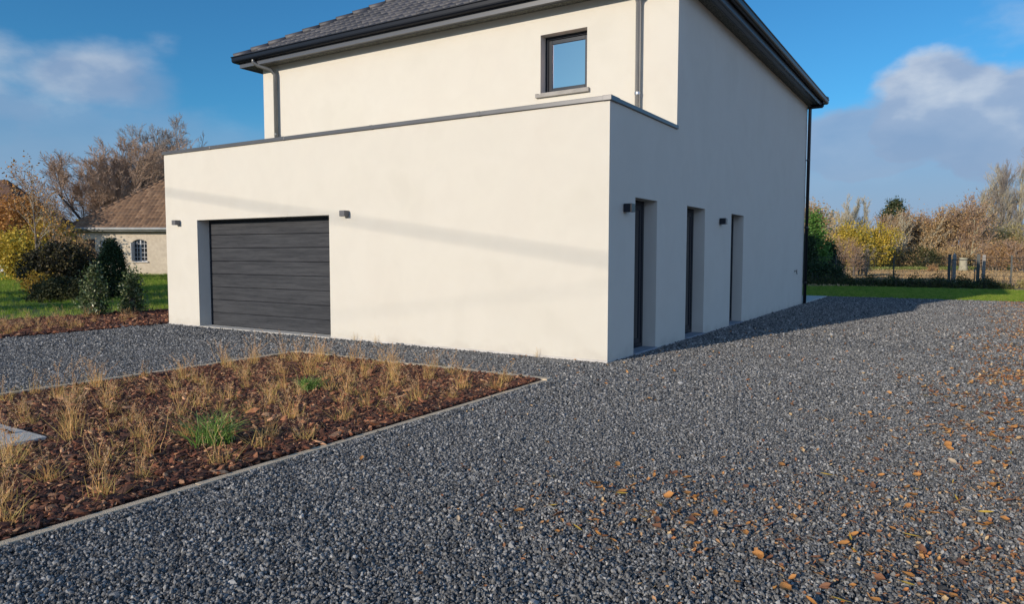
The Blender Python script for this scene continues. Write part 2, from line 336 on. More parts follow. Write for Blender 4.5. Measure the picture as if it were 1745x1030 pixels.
# ------------------------------------------------------------------ the house
L1, DD, DP, HG, HE, L2, EO = 9.408, 2.457, 13.08, 3.33, 5.50, 9.50, 0.475
house = empty('house', (0, 0, 0), 'cream rendered two-storey house with dark hipped roof and flat-roofed garage in front', 'house')
wb = MB()
Pf = lambda u, v, d: (u, d, v)                      # garage front
GD = (-8.42, -4.93, 0.0, 2.02)
grid_holes(wb, Pf, [-L1, 0], [-.3, HG], [GD], .25)
Ps = lambda u, v, d: (-d, u, v)                     # side wall
DOORS = [(.85, 1.675, .03, 2.16), (3.0, 3.96, .03, 2.17), (5.61, 6.52, .03, 2.17)]
grid_holes(wb, Ps, [0, DD], [-.3, HG], [DOORS[0]], .20)
grid_holes(wb, Ps, [DD, DP], [-.3, HG], DOORS[1:], .20)
grid_holes(wb, Ps, [DD, DP], [HG, HE], [], .20)
WIN = (-2.41, -1.535, 4.10, 5.09)
Pu = lambda u, v, d: (u, DD + d, v)                 # upper front
grid_holes(wb, Pu, [-L2, 0], [3.0, HE], [WIN], .17)
wb.quad((-L2, DP, -.3), (-L2, DP, HE), (-L2, DD, HE), (-L2, DD, -.3))
wb.quad((0, DP, -.3), (0, DP, HE), (-L2, DP, HE), (-L2, DP, -.3))
wb.quad((-L1, DD, -.3), (-L1, DD, HG), (-L1, 0, HG), (-L1, 0, -.3))
# parapet inner faces and garage flat roof
t_ = .2
wb.quad((-L1 + t_, t_, 3.02), (-L1 + t_, t_, HG), (-t_, t_, HG), (-t_, t_, 3.02))
wb.quad((-t_, t_, 3.02), (-t_, t_, HG), (-t_, DD, HG), (-t_, DD, 3.02))
wb.quad((-L1 + t_, DD, 3.02), (-L1 + t_, DD, HG), (-L1 + t_, t_, HG), (-L1 + t_, t_, 3.02))
wb.quad((-L1 + t_, t_, 3.02), (-t_, t_, 3.02), (-t_, DD, 3.02), (-L1 + t_, DD, 3.02))
wb.build('wall', 'render', house)
for bb_ in [(-L1 - .004, -.012, -.05, GD[0], .0, .035), (GD[1], -.012, -.05, .006, .0, .038)] + [(0, a, -.05, .008, b, .022) for a, b in ((0, .85), (1.675, 3.0), (3.96, 5.61), (6.52, DP))]:
    MB().box(*bb_).build('plinth', 'cement', house)
cb = MB()
o_, i_ = .03, .23
z0, z1 = HG - .03, HG + .028
cb.box(-L1 - o_, -o_, z0, o_, i_, z1); cb.box(-i_, i_ + .002, z0 + .002, o_, DD, z1 - .002); cb.box(-L1 - o_, i_ + .002, z0 + .002, -L1 + i_, DD, z1 - .002)
for x in np.arange(-8, 0, 2.0): cb.box(x, -o_ - .003, z0 - .002, x + .06, i_, z1 + .003)
cb.box(-.09, -o_ - .003, z0 - .002, o_ + .003, i_, z1 + .003)
cb.build('coping', 'coping', house, bevel=.004)

# eaves: soffit, fascia, gutter all round
x0, x1, y0, y1 = -L2, 0, DD, DP
def ring(off): return [(x0 - off, y0 - off), (x1 + off, y0 - off), (x1 + off, y1 + off), (x0 - off, y1 + off)]
FO = EO - .13
so = MB(); a, b = ring(-.002), ring(FO); va, vb = ring(.02), ring(.17)
vs_ = MB()
for k in range(4):
    q = (k + 1) % 4
    so.quad((*ring(.17)[k], HE), (*ring(.17)[q], HE), (*b[q], HE), (*b[k], HE))
    vs_.quad((*a[k], HE + .003), (*a[q], HE + .003), (*vb[q], HE + .003), (*vb[k], HE + .003))
# board joints
for d_ in (.17, .26):
    p, r_ = ring(d_), ring(d_ + .012)
    for k in range(4):
        q = (k + 1) % 4; so.box(min(p[k][0], r_[k][0], p[q][0], r_[q][0]), min(p[k][1], r_[k][1], p[q][1], r_[q][1]), HE - .006, max(p[k][0], r_[k][0], p[q][0], r_[q][0]), max(p[k][1], r_[k][1], p[q][1], r_[q][1]), HE + .002)
so.build('soffit', 'soffit_grey', house); vs_.build('vent_strip', 'vent_strip', house)
def ringsweep(mb, prof, base):
    pr = ring(base); k = len(prof); i0 = len(mb.v)
    sg = [(-1, -1), (1, -1), (1, 1), (-1, 1)]
    for c in range(4):
        for (o2, z) in prof: mb.v.append((pr[c][0] + sg[c][0] * o2, pr[c][1] + sg[c][1] * o2, z))
    for c in range(4):
        for j in range(k - 1):
            a_ = i0 + c * k + j; b_ = i0 + ((c + 1) % 4) * k + j; mb.f.append((a_, b_, b_ + 1, a_ + 1)); mb.m.append(0)
fa = MB(); ringsweep(fa, [(0, HE + .2), (0, HE - .03), (-.02, HE - .03), (-.02, HE + .2)], FO); fa.build('fascia', 'fascia_grey', house)
gu = MB(); gz = HE + .09
prof = [(.002, gz + .10)] + [(.062 + .058 * math.cos(t), gz + .03 + .058 * math.sin(t)) for t in np.linspace(math.pi, 2 * math.pi, 9)] + [(.120, gz + .085), (.134, gz + .10), (.134, gz + .112), (.122, gz + .112), (.108, gz + .05)]
ringsweep(gu, prof, FO); gu.build('gutter', 'gutter_black', house)

def tiled_slope(O, e, n, W, Dn, tan, hip, tw, th, lift, mat, name, parent, prof='flat'):
    """rows of tiles on one slope; O eave corner, e along the eave, n inwards"""
    O, e, n = map(lambda a: np.array(a, float), (O, e, n)); up = np.array([0, 0, 1.]); cs = 1 / math.sqrt(1 + tan * tan)
    Nn = up * cs - n * tan * cs; rows = int(Dn / (th * cs)) + 1; V = []; Q = []
    for r in range(rows):
        b0, b1 = r * th * cs, min((r + 1) * th * cs + .03, Dn)
        if b0 >= Dn - .02: break
        cols = int(W / tw) + 2
        for c in range(-1, cols):
            a0 = c * tw + (tw / 2 if (r % 2 and prof != 'wave') else 0); aa = [0, .12, .3, .62, .88, 1.0]
            hh = [.022, .0, .0, .0, .0, .022] if prof == 'flat' else [.0, .025, .045, .03, .005, 0]
            ln = [hip * b0, W - hip * b0]; lt = [hip * b1, W - hip * b1]
            if a0 > ln[1] or a0 + tw < ln[0]: continue
            i0 = len(V)
            for (bb, lh, lim) in ((b0, -.006, ln), (b0, lift, ln), (b1, 0.0, lt)):
                for q, h in zip(aa, hh):
                    a = min(max(a0 + q * (tw - .004), lim[0]), max(lim[1], lim[0])); V.append(O + e * a + n * bb + up * bb * tan + Nn * (lh + (h if lh > -.001 else 0)))
            for k in range(2):
                for j in range(5): s = i0 + k * 6 + j; Q.append((s, s + 1, s + 7, s + 6))
    return mesh_np(name, np.array(V), np.array(Q), mat, parent)
RZ = HE + .17; PT = .61
RO = EO - .05
roofE = MB()                                          # under-roof plates so no sky shows between tiles
W_, D_ = (x1 - x0) + 2 * RO, (y1 - y0) + 2 * RO
h2 = W_ / 2; zt = RZ + h2 * PT
A_, B_, C_, E_ = [(*ring(RO)[k], RZ - .012) for k in range(4)]
R1 = ((x0 + x1) / 2, y0 - RO + h2, zt - .012); R2 = ((x0 + x1) / 2, y1 + RO - h2, zt - .012)
roofE.quad(A_, B_, R1); roofE.quad(B_, C_, R2, R1); roofE.quad(C_, E_, R2); roofE.quad(E_, A_, R1, R2)
roof = roofE.build('roof', 'roof_tile', house)
tiled_slope((x0 - RO, y0 - RO, RZ), (1, 0, 0), (0, 1, 0), W_, h2, PT, 1, .30, .33, .024, 'roof_tile', 'roof_tiles', roof)
tiled_slope((x1 + RO, y0 - RO, RZ), (0, 1, 0), (-1, 0, 0), D_, h2, PT, 1, .30, .33, .024, 'roof_tile', 'roof_tiles', roof)
tiled_slope((x0 - RO, y1 + RO, RZ), (0, -1, 0), (1, 0, 0), D_, h2, PT, 1, .30, .33, .024, 'roof_tile', 'roof_tiles', roof)
def caps(P0, P1, parent, mat, r=.075, step=.40):
    mb = MB(); P0, P1 = np.array(P0, float), np.array(P1, float); L = np.linalg.norm(P1 - P0); d = (P1 - P0) / L; n = int(L / step)
    for k in range(n):
        a = P0 + d * (k * step) + np.array([0, 0, .045]); b = P0 + d * ((k + 1) * step + .05) + np.array([0, 0, .02]); mb.tube([a, b], [r, r * .82], 10)
    return mb.build('ridge_cap', mat, parent, smooth=True)
for c_, r_ in ((A_, R1), (B_, R1), (C_, R2), (E_, R2), (R1, R2)): caps(c_, r_, roof, 'roof_tile')

# window
wn = empty('window', (0, 0, 0)); wn.parent = house
fr = MB(); wy = DD + .17; a, b, c, d = WIN
for (p0, p1, q0, q1, yy0, yy1) in [(a, b, c, d, 0, .07)]:
    fw_ = .055
    fr.box(a, wy - .0, c, a + fw_, wy + .07, d); fr.box(b - fw_, wy, c, b, wy + .07, d); fr.box(a + fw_, wy, d - fw_, b - fw_, wy + .07, d); fr.box(a + fw_, wy, c, b - fw_, wy + .07, c + fw_)
fr.build('frame', 'anthracite', wn, bevel=.004)
sf = MB(); g = .062; s2 = .065
sf.box(a + g, wy + .012, c + g, a + g + s2, wy + .06, d - g); sf.box(b - g - s2, wy + .012, c + g, b - g, wy + .06, d - g); sf.box(a + g + s2, wy + .012, d - g - s2, b - g - s2, wy + .06, d - g); sf.box(a + g + s2, wy + .012, c + g, b - g - s2, wy + .06, c + g + s2)
sf.build('sash', 'anthracite', wn, bevel=.004)
MB().box(a + g + s2, wy + .03, c + g + s2, b - g - s2, wy + .045, d - g - s2).build('pane', 'glass', wn)
sl = MB(); sl.box(a - .075, DD - .055, c - .055, b + .055, DD, c + .0); sl.box(a + .002, DD + .001, c - .05, b - .002, wy, c + .028); sl.box(a - .075, DD - .055, c, a - .02, DD, c + .012); sl.box(b, DD - .055, c, b + .055, DD, c + .012)
sl.build('sill', 'sill_stone', wn, bevel=.004)

# garage door
gd = empty('garage_door', (0, 0, 0)); gd.parent = house
ga, gb, gc, gt = GD; gy = .25
f2 = MB(); f2.box(ga, gy, gc, ga + .05, gy + .05, gt); f2.box(gb - .012, gy, gc, gb, gy + .05, gt); f2.box(ga + .05, gy, gt - .03, gb - .012, gy + .05, gt)
f2.build('frame', 'anthracite', gd)
npan = 8; pz = [.03 + (gt - .06) * k / npan for k in range(npan + 1)]
for k in range(npan):
    pn = MB(); lo_, hi_ = pz[k] + .0012, pz[k + 1] - .0012
    xs = [ga + .052, gb - .014]; pr = [(gy + .02, lo_), (gy + .007, lo_ + .003), (gy + .004, lo_ + .007), (gy + .004, hi_ - .011), (gy + .014, hi_ - .003), (gy + .02, hi_)]
    for j in range(len(pr) - 1): pn.quad((xs[0], pr[j][0], pr[j][1]), (xs[1], pr[j][0], pr[j][1]), (xs[1], pr[j + 1][0], pr[j + 1][1]), (xs[0], pr[j + 1][0], pr[j + 1][1]))
    pn.build('door_panel', 'garage_panel', gd)
MB().box(ga, gy + .035, 0, gb, gy + .045, gt).build('backing', 'anthracite', gd)
MB().box(ga - .0, -.03, -.05, gb + .0, gy - .002, .028).build('threshold', 'concrete', gd, bevel=.004)

# tall glazed doors on the side wall
for k, (a, b, c, d) in enumerate(DOORS):
    dr = empty('glazed_door', (0, 0, 0)); dr.parent = house
    f3 = MB(); X = -.20; q = .06
    f3.box(X - .06, a, c, X, a + q, d); f3.box(X - .06, b - q, c, X, b, d); f3.box(X - .06, a + q, d - q, X, b - q, d); f3.box(X - .06, a + q, c, X, b - q, c + q)
    f3.build('frame', 'anthracite', dr, bevel=.003)
    f4 = MB(); q2 = q + .075; f4.box(X - .05, a + q + .004, c + q, X - .01, a + q2, d - q); f4.box(X - .05, b - q2, c + q, X - .01, b - q - .004, d - q); f4.box(X - .05, a + q2, d - q2, X - .01, b - q2, d - q); f4.box(X - .05, a + q2, c + q, X - .01, b - q2, c + q2)
    f4.build('sash', 'anthracite', dr, bevel=.003)
    MB().box(X - .035, a + q2, c + q2, X - .02, b - q2, d - q2).build('pane', 'door_glass', dr)
    MB().box(X + .001, a + .002, -.04, .035, b - .002, c + .005).build('sill', 'bluestone', dr, bevel=.004)

# wall lamps
def lamp(x, y, z, dx, dy):
    l = empty('wall_lamp', (x, y, z)); l.parent = house
    if dy: MB().box(-.055, -.115, -.045, .055, -.008, .045).build('housing', 'lamp_grey', l, bevel=.004); MB().box(-.04, -.008, -.035, .04, 0, .035).build('bracket', 'anthracite', l); MB().box(-.04, -.1, -.048, .04, -.02, -.046).build('lens', 'lamp_glass', l)
    else: MB().box(.008, -.06, -.055, .12, .06, .055).build('housing', 'anthracite', l, bevel=.004); MB().box(0, -.04, -.04, .008, .04, .04).build('bracket', 'anthracite', l); MB().box(.02, -.04, -.058, .1, .04, -.056).build('lens', 'lamp_glass', l)
lamp(-8.99, 0, 1.985, 0, -1); lamp(-4.53, 0, 2.03, 0, -1); lamp(0, .5, 1.995, 1, 0); lamp(0, 4.86, 1.995, 1, 0)

# downpipes
def pipe(pts, r, mat, br, off):
    o = MB().tube(pts, r, 16).build('downpipe', mat, house, smooth=True)
    for (x, y, z) in br:
        k = MB(); k.tube([(x, y, z - .02), (x, y, z + .02)], r + .006, 16); k.box(min(x, x + off[0]) - .008, min(y, y + off[1]) - .008, z - .008, max(x, x + off[0]) + .008, max(y, y + off[1]) + .008, z + .008)
        k.build('bracket', mat, o)
py = DD - .075
pipe([(-.62, DD - .40, HE + .14), (-.62, DD - .40, HE + .02), (-.62, DD - .33, HE - .06), (-.62, DD - .14, HE - .14), (-.62, py, HE - .22), (-.62, py, 3.03)], .042, 'zinc', [(-.62, py, 3.9)], (0, .075))
pipe([(-9.32, DD - .40, HE + .14), (-9.32, DD - .40, HE + .02), (-9.25, DD - .33, HE - .05), (-9.06, DD - .15, HE - .12), (-9.02, py, HE - .22), (-9.02, py, 3.03)], .042, 'dark_zinc', [(-9.02, py, 4.0)], (0, .075))
cy = DP - .06
pipe([(.40, DP - .02, HE + .12), (.40, DP - .03, HE - .03), (.12, cy, HE - .04), (.075, cy, HE - .12), (.07, cy, 0.0)], .045, 'black_pvc', [(.07, cy, z) for z in (4.0, 2.15, .62)], (-.07, 0))
tp = MB(); tp.tube([(0, 11.85, .95), (.06, 11.85, .95)], .012, 8); tp.tube([(.06, 11.85, .97), (.06, 11.85, .90), (.075, 11.85, .87)], .014, 8); tp.box(.045, 11.80, .985, .075, 11.90, .995); tp.tube([(0, 11.85, .95), (.006, 11.85, .95)], .03, 12)
tp.tube([(.06, 11.85, .97), (.06, 11.85, .99)], .006, 6); tp.build('tap', 'brass', house)

# terrace slab behind the house, slabs in the beds, edgings
tag(MB().box(-8.5, 13.15, -.05, .06, 17.1, .035).build('terrace_slab', 'concrete', bevel=.006), 'pale concrete terrace slab at the foot of the rear house corner', 'terrace')
tag(MB().box(-2.9, -6.45, -.02, -1.84, -5.72, .055).build('paving_slab', 'concrete', bevel=.005), 'pale paving slab lying in the bark of the near bed', 'paving slab', 'pale slabs laid in the bark beds')
tag(MB().box(-9.98, -1.0, -.02, -9.45, -.52, .03).build('paving_slab', 'concrete', bevel=.005), 'small pale slab at the edge of the far bark bed beside the gravel', 'paving slab', 'pale slabs laid in the bark beds')
def edging(name, x0, y0, x1, y1, zt, n, lab):
    mb = MB(); ax = abs(x1 - x0) > abs(y1 - y0)
    for k in range(n):
        t0, t1 = k / n, (k + 1) / n; g_ = .003 / (abs(x1 - x0) if ax else abs(y1 - y0))
        dz = random.Random(k).uniform(-.003, .003)
        if ax: mb.box(x0 + (x1 - x0) * (t0 + g_), y0, -.08, x0 + (x1 - x0) * (t1 - g_), y1, zt + dz)
        else: mb.box(x0, y0 + (y1 - y0) * (t0 + g_), -.08, x1, y0 + (y1 - y0) * (t1 - g_), zt + dz)
    return tag(mb.build(name, 'edging', bevel=.004), lab, 'edging', 'concrete edgings round the near bark bed')
edging('bed_edging', -.06, -12, .0, -1.56, .020, 10, 'narrow concrete edging between the near bark bed and the wide gravel drive')
edging('bed_edging', -4.0, -1.56, .0, -1.46, .035, 4, 'concrete edging along the end of the near bark bed, facing the garage')
edging('bed_edging', -4.05, -12, -4.0, -1.46, .04, 10, 'concrete edging on the far side of the near bark bed, towards the garage door')

# ------------------------------------------------------------------ scatter (stuff)
def lumps(name, n, seed, sx, sy, sz, mat):
    c = bpy.data.collections.new(name); rg = np.random.default_rng(seed)
    import itertools
    for i in range(n):
        # low poly angular stone: cube corners pushed about, some cut
        base = np.array(list(itertools.product((-1, 1), repeat=3)), float)
        extra = np.array([[0, 0, 1.15], [0, 0, -1.1], [1.15, 0, 0], [-1.15, 0, 0], [0, 1.15, 0], [0, -1.15, 0]])
        P = np.vstack([base * .72, extra]) * (1 + rg.uniform(-.28, .28, (14, 3)))
        P *= np.array([sx, sy, sz]) * .5 * rg.uniform(.75, 1.25, 3)
        import bmesh
        bm = bmesh.new(); [bm.verts.new(p) for p in P]; bmesh.ops.convex_hull(bm, input=bm.verts); me = bpy.data.meshes.new(name); bm.to_mesh(me); bm.free()
        me.materials.append(MAT[mat]); o = bpy.data.objects.new(name, me); c.objects.link(o)
    return c
def scatter(name, pts, rots, scl, coll, label, mat=None):
    me = bpy.data.meshes.new(name); n = len(pts); me.vertices.add(n); me.vertices.foreach_set('co', np.asarray(pts, np.float32).ravel())
    a = me.attributes.new('rot', 'FLOAT_VECTOR', 'POINT'); a.data.foreach_set('vector', np.asarray(rots, np.float32).ravel())
    a = me.attributes.new('scl', 'FLOAT', 'POINT'); a.data.foreach_set('value', np.asarray(scl, np.float32))
    a = me.attributes.new('idx', 'INT', 'POINT'); a.data.foreach_set('value', np.random.default_rng(3).integers(0, 1000, n).astype(np.int32))
    o = bpy.data.objects.new(name, me); COL.objects.link(o); tag(o, label, None, None, 'stuff')
    g = bpy.data.node_groups.new(name, 'GeometryNodeTree')
    g.interface.new_socket('Geometry', in_out='INPUT', socket_type='NodeSocketGeometry'); g.interface.new_socket('Geometry', in_out='OUTPUT', socket_type='NodeSocketGeometry')
    gi = N(g, 'NodeGroupInput'); go = N(g, 'NodeGroupOutput'); ip = N(g, 'GeometryNodeInstanceOnPoints'); ci = N(g, 'GeometryNodeCollectionInfo')
    ci.inputs[0].default_value = coll; ci.inputs[1].default_value = True; ci.inputs[2].default_value = True
    def at(nm, ty):
        q = N(g, 'GeometryNodeInputNamedAttribute'); q.data_type = ty; q.inputs[0].default_value = nm; return q.outputs[0]
    g.links.new(gi.outputs[0], ip.inputs['Points']); g.links.new(ci.outputs[0], ip.inputs['Instance']); ip.inputs['Pick Instance'].default_value = True
    g.links.new(at('idx', 'INT'), ip.inputs['Instance Index'])
    er = N(g, 'FunctionNodeEulerToRotation'); g.links.new(at('rot', 'FLOAT_VECTOR'), er.inputs[0]); g.links.new(er.outputs[0], ip.inputs['Rotation'])
    g.links.new(at('scl', 'FLOAT'), ip.inputs['Scale']); g.links.new(ip.outputs[0], go.inputs[0])
    md = o.modifiers.new('scatter', 'NODES'); md.node_group = g
    return o
RG = np.random.default_rng(7)
def inview(x, y, pad=.8):
    dx, dy = x - CAMP[0], y - CAMP[1]; dep = dx * HF[0] + dy * HF[1]; lat = dx * HR[0] + dy * HR[1]
    return (np.abs(lat) < dep * .74 + pad) & (dep > 2.0), dep
def gravel_ok(x, y):
    bed = (x > -4.06) & (x < .004) & (y < -1.455); hs_ = (x > -L1) & (x < 0.01) & (y > -.012) & (y < DP)
    return ~bed & ~hs_ & (x > -9.4) & (y < 17.4)
def samp(x0, x1, y0, y1, dens):
    n = int((x1 - x0) * (y1 - y0) * dens); return RG.uniform(x0, x1, n), RG.uniform(y0, y1, n)
stones = lumps('stone', 14, 5, 1.3, 1.0, .75, 'stone')
def undul(x, y):
    return (.006 * (1 + np.sin(x * 5.1 + 2 * np.sin(y * 2.3)) * np.sin(y * 4.3 + 1.7 * np.sin(x * 3.1))) * np.clip((x + .0) * 4, 0, 1)
            + .014 * np.exp(-((x - 2.3) ** 2 + (y + 4.7) ** 2) / .5) * (1 + np.sin(x * 11 + y * 4) * np.sin(y * 13 - x * 5)))
def gravel(x0, x1, y0, y1, dens, dmin, dmax, size, fade=0):
    x, y = samp(x0, x1, y0, y1, dens); ok, dep = inview(x, y); ok &= gravel_ok(x, y) & (dep >= dmin) & (dep < dmax)
    if fade: ok &= RG.random(len(x)) < np.clip((dmax - dep) / fade, 0, 1)
    x, y = x[ok], y[ok]; n = len(x); s = size * RG.lognormal(0, .28, n)
    z = s * .18 + RG.uniform(-.004, .006, n)
    z += undul(x, y) + np.where((x > 0) & (x < .12) & (y < -1.4), .008, 0)
    return np.stack([x, y, z], 1), s
G = [gravel(-6, 7, -8, 2, 11500, 1.8, 6.4, .0108), gravel(-10, 10, -8, 6, 5000, 6.4, 10.5, .0138), gravel(-12, 14, -8, 18, 1900, 10.5, 28, .019, 10)]
P = np.vstack([g[0] for g in G]); S = np.concatenate([g[1] for g in G])
print('stones', len(P))
scatter('gravel', P, RG.uniform(0, 6.28, (len(P), 3)), S, stones, 'loose dark blue-grey crushed gravel covering the drive')
# bark chips
chips = lumps('chip', 10, 9, 1.6, .75, .35, 'chip')
def chipset(x0, x1, y0, y1, dens, size):
    x, y = samp(x0, x1, y0, y1, dens); ok, dep = inview(x, y, .6); x, y = x[ok], y[ok]; n = len(x); s = size * RG.lognormal(0, .42, n)
    hum = .012 * (np.sin(x * 5 + y * 3) + np.sin(y * 7 - x * 2)) * .5
    z = .022 + hum * (np.minimum.reduce([x - x0, x1 - x, y - y0, y1 - y, np.full(n, .3)]) / .3) + RG.uniform(-.008, .014, n)
    return np.stack([x, y, z], 1), s, np.stack([RG.normal(0, .35, n), RG.normal(0, .35, n), RG.uniform(0, 6.28, n)], 1)
a = chipset(-3.93, -.085, -8.6, -1.57, 5200, .022); scatter('bark_mulch', a[0], a[2], a[1], chips, 'dark red-brown bark chips filling the near bed')
a = chipset(-12.75, -9.44, -5.5, 3.0, 1100, .034); scatter('bark_mulch', a[0], a[2], a[1], chips, 'dark red-brown bark chips filling the far bed beyond the gravel')

# fallen leaves
def leaf_mesh(kind, seed):
    rg = np.random.default_rng(seed); n = 7; V = []; Q = []
    L = 1.0; Wd = {'oval': .55, 'narrow': .2, 'broad': .8}[kind]; curl = rg.uniform(.15, .6); tw = rg.uniform(-.5, .5)
    for i in range(n):
        t = i / (n - 1); wdt = Wd * .5 * math.sin(math.pi * min(1, t * .93 + .05)) ** .8 * (1 + (rg.uniform(-.18, .18) if kind == 'broad' else 0))
        x = (t - .5) * L; zc = curl * (x * x) * 1.1
        for s in (-1, -.5, 0, .5, 1):
            yy = s * wdt; zz = zc + abs(s) * wdt * (.35 + .3 * curl) + tw * x * s * wdt; V.append((x, yy, zz))
    for i in range(n - 1):
        for j in range(4): a = i * 5 + j; Q.append((a, a + 1, a + 6, a + 5))
    b = len(V); V += [(.5, -.012, 0.28 * curl), (.5, .012, .28 * curl), (.72, .01, .34 * curl), (.72, -.01, .34 * curl)]; Q.append((b, b + 1, b + 2, b + 3))
    return np.array(V), np.array(Q)
def leafobj(kind, seed, mat, link=True):
    V, Q = leaf_mesh(kind, seed); me = bpy.data.meshes.new('fallen_leaf'); me.from_pydata(V.tolist(), [], Q.tolist()); me.materials.append(MAT[mat])
    me.polygons.foreach_set('use_smooth', np.ones(len(Q), bool)); o = bpy.data.objects.new('fallen_leaf', me)
    return o
VAR = [('oval', 1, 'fallen_orange', 'curled orange oval'), ('broad', 2, 'fallen_brown', 'crumpled brown broad'), ('narrow', 3, 'fallen_yellow', 'slender yellow'), ('oval', 4, 'fallen_pale', 'pale tan dried'),
       ('broad', 5, 'fallen_orange', 'broad orange-brown'), ('narrow', 6, 'fallen_brown', 'slender brown'), ('oval', 7, 'fallen_brown', 'dark brown oval')]
proto = [leafobj(k, s, m) for k, s, m, _ in VAR]
pos = []
# denser on the right hand strip, a loose patch in front, a few strays
def leafpts(n, fx, fy): return [(fx(), fy()) for _ in range(n)]
ru = RG.uniform; rn = RG.normal
right = [((lambda yy: (4.05 + (yy + 4.84) * .06 + .1 - abs(rn(0, .52)), yy))(-5.3 + (ru(0, 1) ** 1.2) * 5.0)) for _ in range(300)]
patch = [(rn(2.25, .42), rn(-4.8, .36)) for _ in range(75)]
patch2 = [(rn(3.1, .5), rn(-5.0, .4)) for _ in range(50)]
stray = [(ru(0.2, 4.0), ru(-6.2, 0)) for _ in range(60)]
cand = right + patch + patch2 + stray; RG.shuffle(cand)
k = 0
for (x, y) in cand:
    ok, dep = inview(np.array(x), np.array(y), -.1)
    if not ok or not gravel_ok(np.array(x), np.array(y)) or k >= 296: continue
    if x < .1 and y < -1.4: continue
    i = int(RG.choice(7, p=[.30, .14, .08, .07, .20, .08, .13])); o = proto[i].copy(); COL.objects.link(o)
    s = float(ru(.026, .066)) * (1.25 if VAR[i][0] == 'narrow' else 1)
    o.location = (float(x), float(y), .016 + s * .1 + float(undul(x, y))); o.scale = (s, s, s); o.rotation_euler = (float(rn(0, .3)), float(rn(0, .3)), float(ru(0, 6.28)))
    sz_ = 'small ' if s < .037 else 'large ' if s > .054 else ''
    where = (('in the right-hand leaf strip, ' + ('near the picture corner' if y < -4.2 else 'half way up' if y < -2.2 else 'at its far end')) if x > 3.5 else ('in the loose near leaf patch, ' + ('left part' if x < 2.2 else 'right part')) if (x - 2.2) ** 2 + (y + 4.75) ** 2 < .8 else ('alone on the open gravel ' + ('beside the near bark bed' if x < 1.5 else 'before the house corner')) if y > -4 else 'on the nearest gravel at the picture bottom')
    tag(o, sz_ + VAR[i][3] + ' leaf ' + where.replace('large ', ''), 'leaf', 'fallen leaves on the gravel'); k += 1
lc = bpy.data.collections.new('litter')
for i, (kd, s) in enumerate((('oval', 11), ('narrow', 12), ('broad', 13), ('oval', 14), ('narrow', 15))): lc.objects.link(leafobj(kd, s, 'litter'))
n = 30000; y = RG.uniform(-5.2, 17.3, n); x = 4.55 + .055 * y - np.abs(RG.normal(0, .6, n)) + RG.uniform(-.2, 1.2, n)
cl = np.sin(x * 3.1 + 1.3 * np.sin(y * 1.7)) * np.sin(y * 2.3 + x) > RG.uniform(-1.1, .8, n); x, y = x[cl], y[cl]
x2 = np.concatenate([RG.uniform(-3, 5, 1100), RG.normal(2.4, .6, 600), RG.normal(3.6, .6, 1600)]); y2 = np.concatenate([RG.uniform(-3.5, 8, 1100), RG.normal(-4.8, .45, 600), RG.normal(-4.2, .9, 1600)]); x = np.concatenate([x, x2]); y = np.concatenate([y, y2])
ok, dep = inview(x, y); ok &= gravel_ok(x, y) & ((y < 2) | (RG.random(len(x)) < .38)); x, y = x[ok], y[ok]; n = len(x); s = np.where(y < -2, RG.uniform(.012, .028, n), RG.uniform(.022, .05, n))
scatter('leaf_litter', np.stack([x, y, .019 + undul(x, y)], 1), np.stack([RG.normal(0, .45, n), RG.normal(0, .45, n), RG.uniform(0, 6.28, n)], 1), s, lc, 'orange-brown leaf litter strewn along the right side of the gravel')

# lawn grass blades
def blade_clump(name, n, seed, h, spread, wd, mat, coll=None):
    rg = np.random.default_rng(seed); V = []; Q = []
    for i in range(n):
        bx, by = rg.normal(0, spread, 2); a = rg.uniform(0, 6.28); ln = rg.uniform(.2, .6) * h; hh = h * rg.uniform(.6, 1.2); d = np.array([math.cos(a), math.sin(a)]); p = np.array([-d[1], d[0]]) * wd
        i0 = len(V)
        for t in (0, .5, 1): c = np.array([bx, by]) + d * ln * t * t; w_ = p * (1 - t * .85); V += [(c[0] - w_[0], c[1] - w_[1], hh * t), (c[0] + w_[0], c[1] + w_[1], hh * t)]
        Q += [(i0, i0 + 1, i0 + 3, i0 + 2), (i0 + 2, i0 + 3, i0 + 5, i0 + 4)]
    me = bpy.data.meshes.new(name); me.from_pydata(V, [], Q); me.materials.append(MAT[mat]); o = bpy.data.objects.new(name, me)
    if coll: coll.objects.link(o)
    return o
gcx = bpy.data.collections.new('grass_clump')
for i in range(4): blade_clump('grass_clump', 14, 30 + i, 1.0, .5, .045, 'lawn_blade', gcx)
x, y = samp(-60, -12.9, -5, 30, 26); ok, dep = inview(x, y, 1.0); x, y, dep = x[ok], y[ok], dep[ok]
s = RG.uniform(.05, .12, len(x)) * np.clip(dep / 22, 1, 2.2)
scatter('grass', np.stack([x, y, np.full(len(x), -.006)], 1), np.stack([0 * x, 0 * x, RG.uniform(0, 6.28, len(x))], 1), s, gcx, 'rough green lawn grass in front of the neighbouring house')
x, y = samp(-4, 8.5, 17.6, 26.1, 240); ok, dep = inview(x, y, .5); x, y = x[ok], y[ok]
scatter('grass', np.stack([x, y, np.full(len(x), -.004)], 1), np.stack([0 * x, 0 * x, RG.uniform(0, 6.28, len(x))], 1), RG.uniform(.03, .06, len(x)), gcx, 'short mown bright green lawn behind the house')

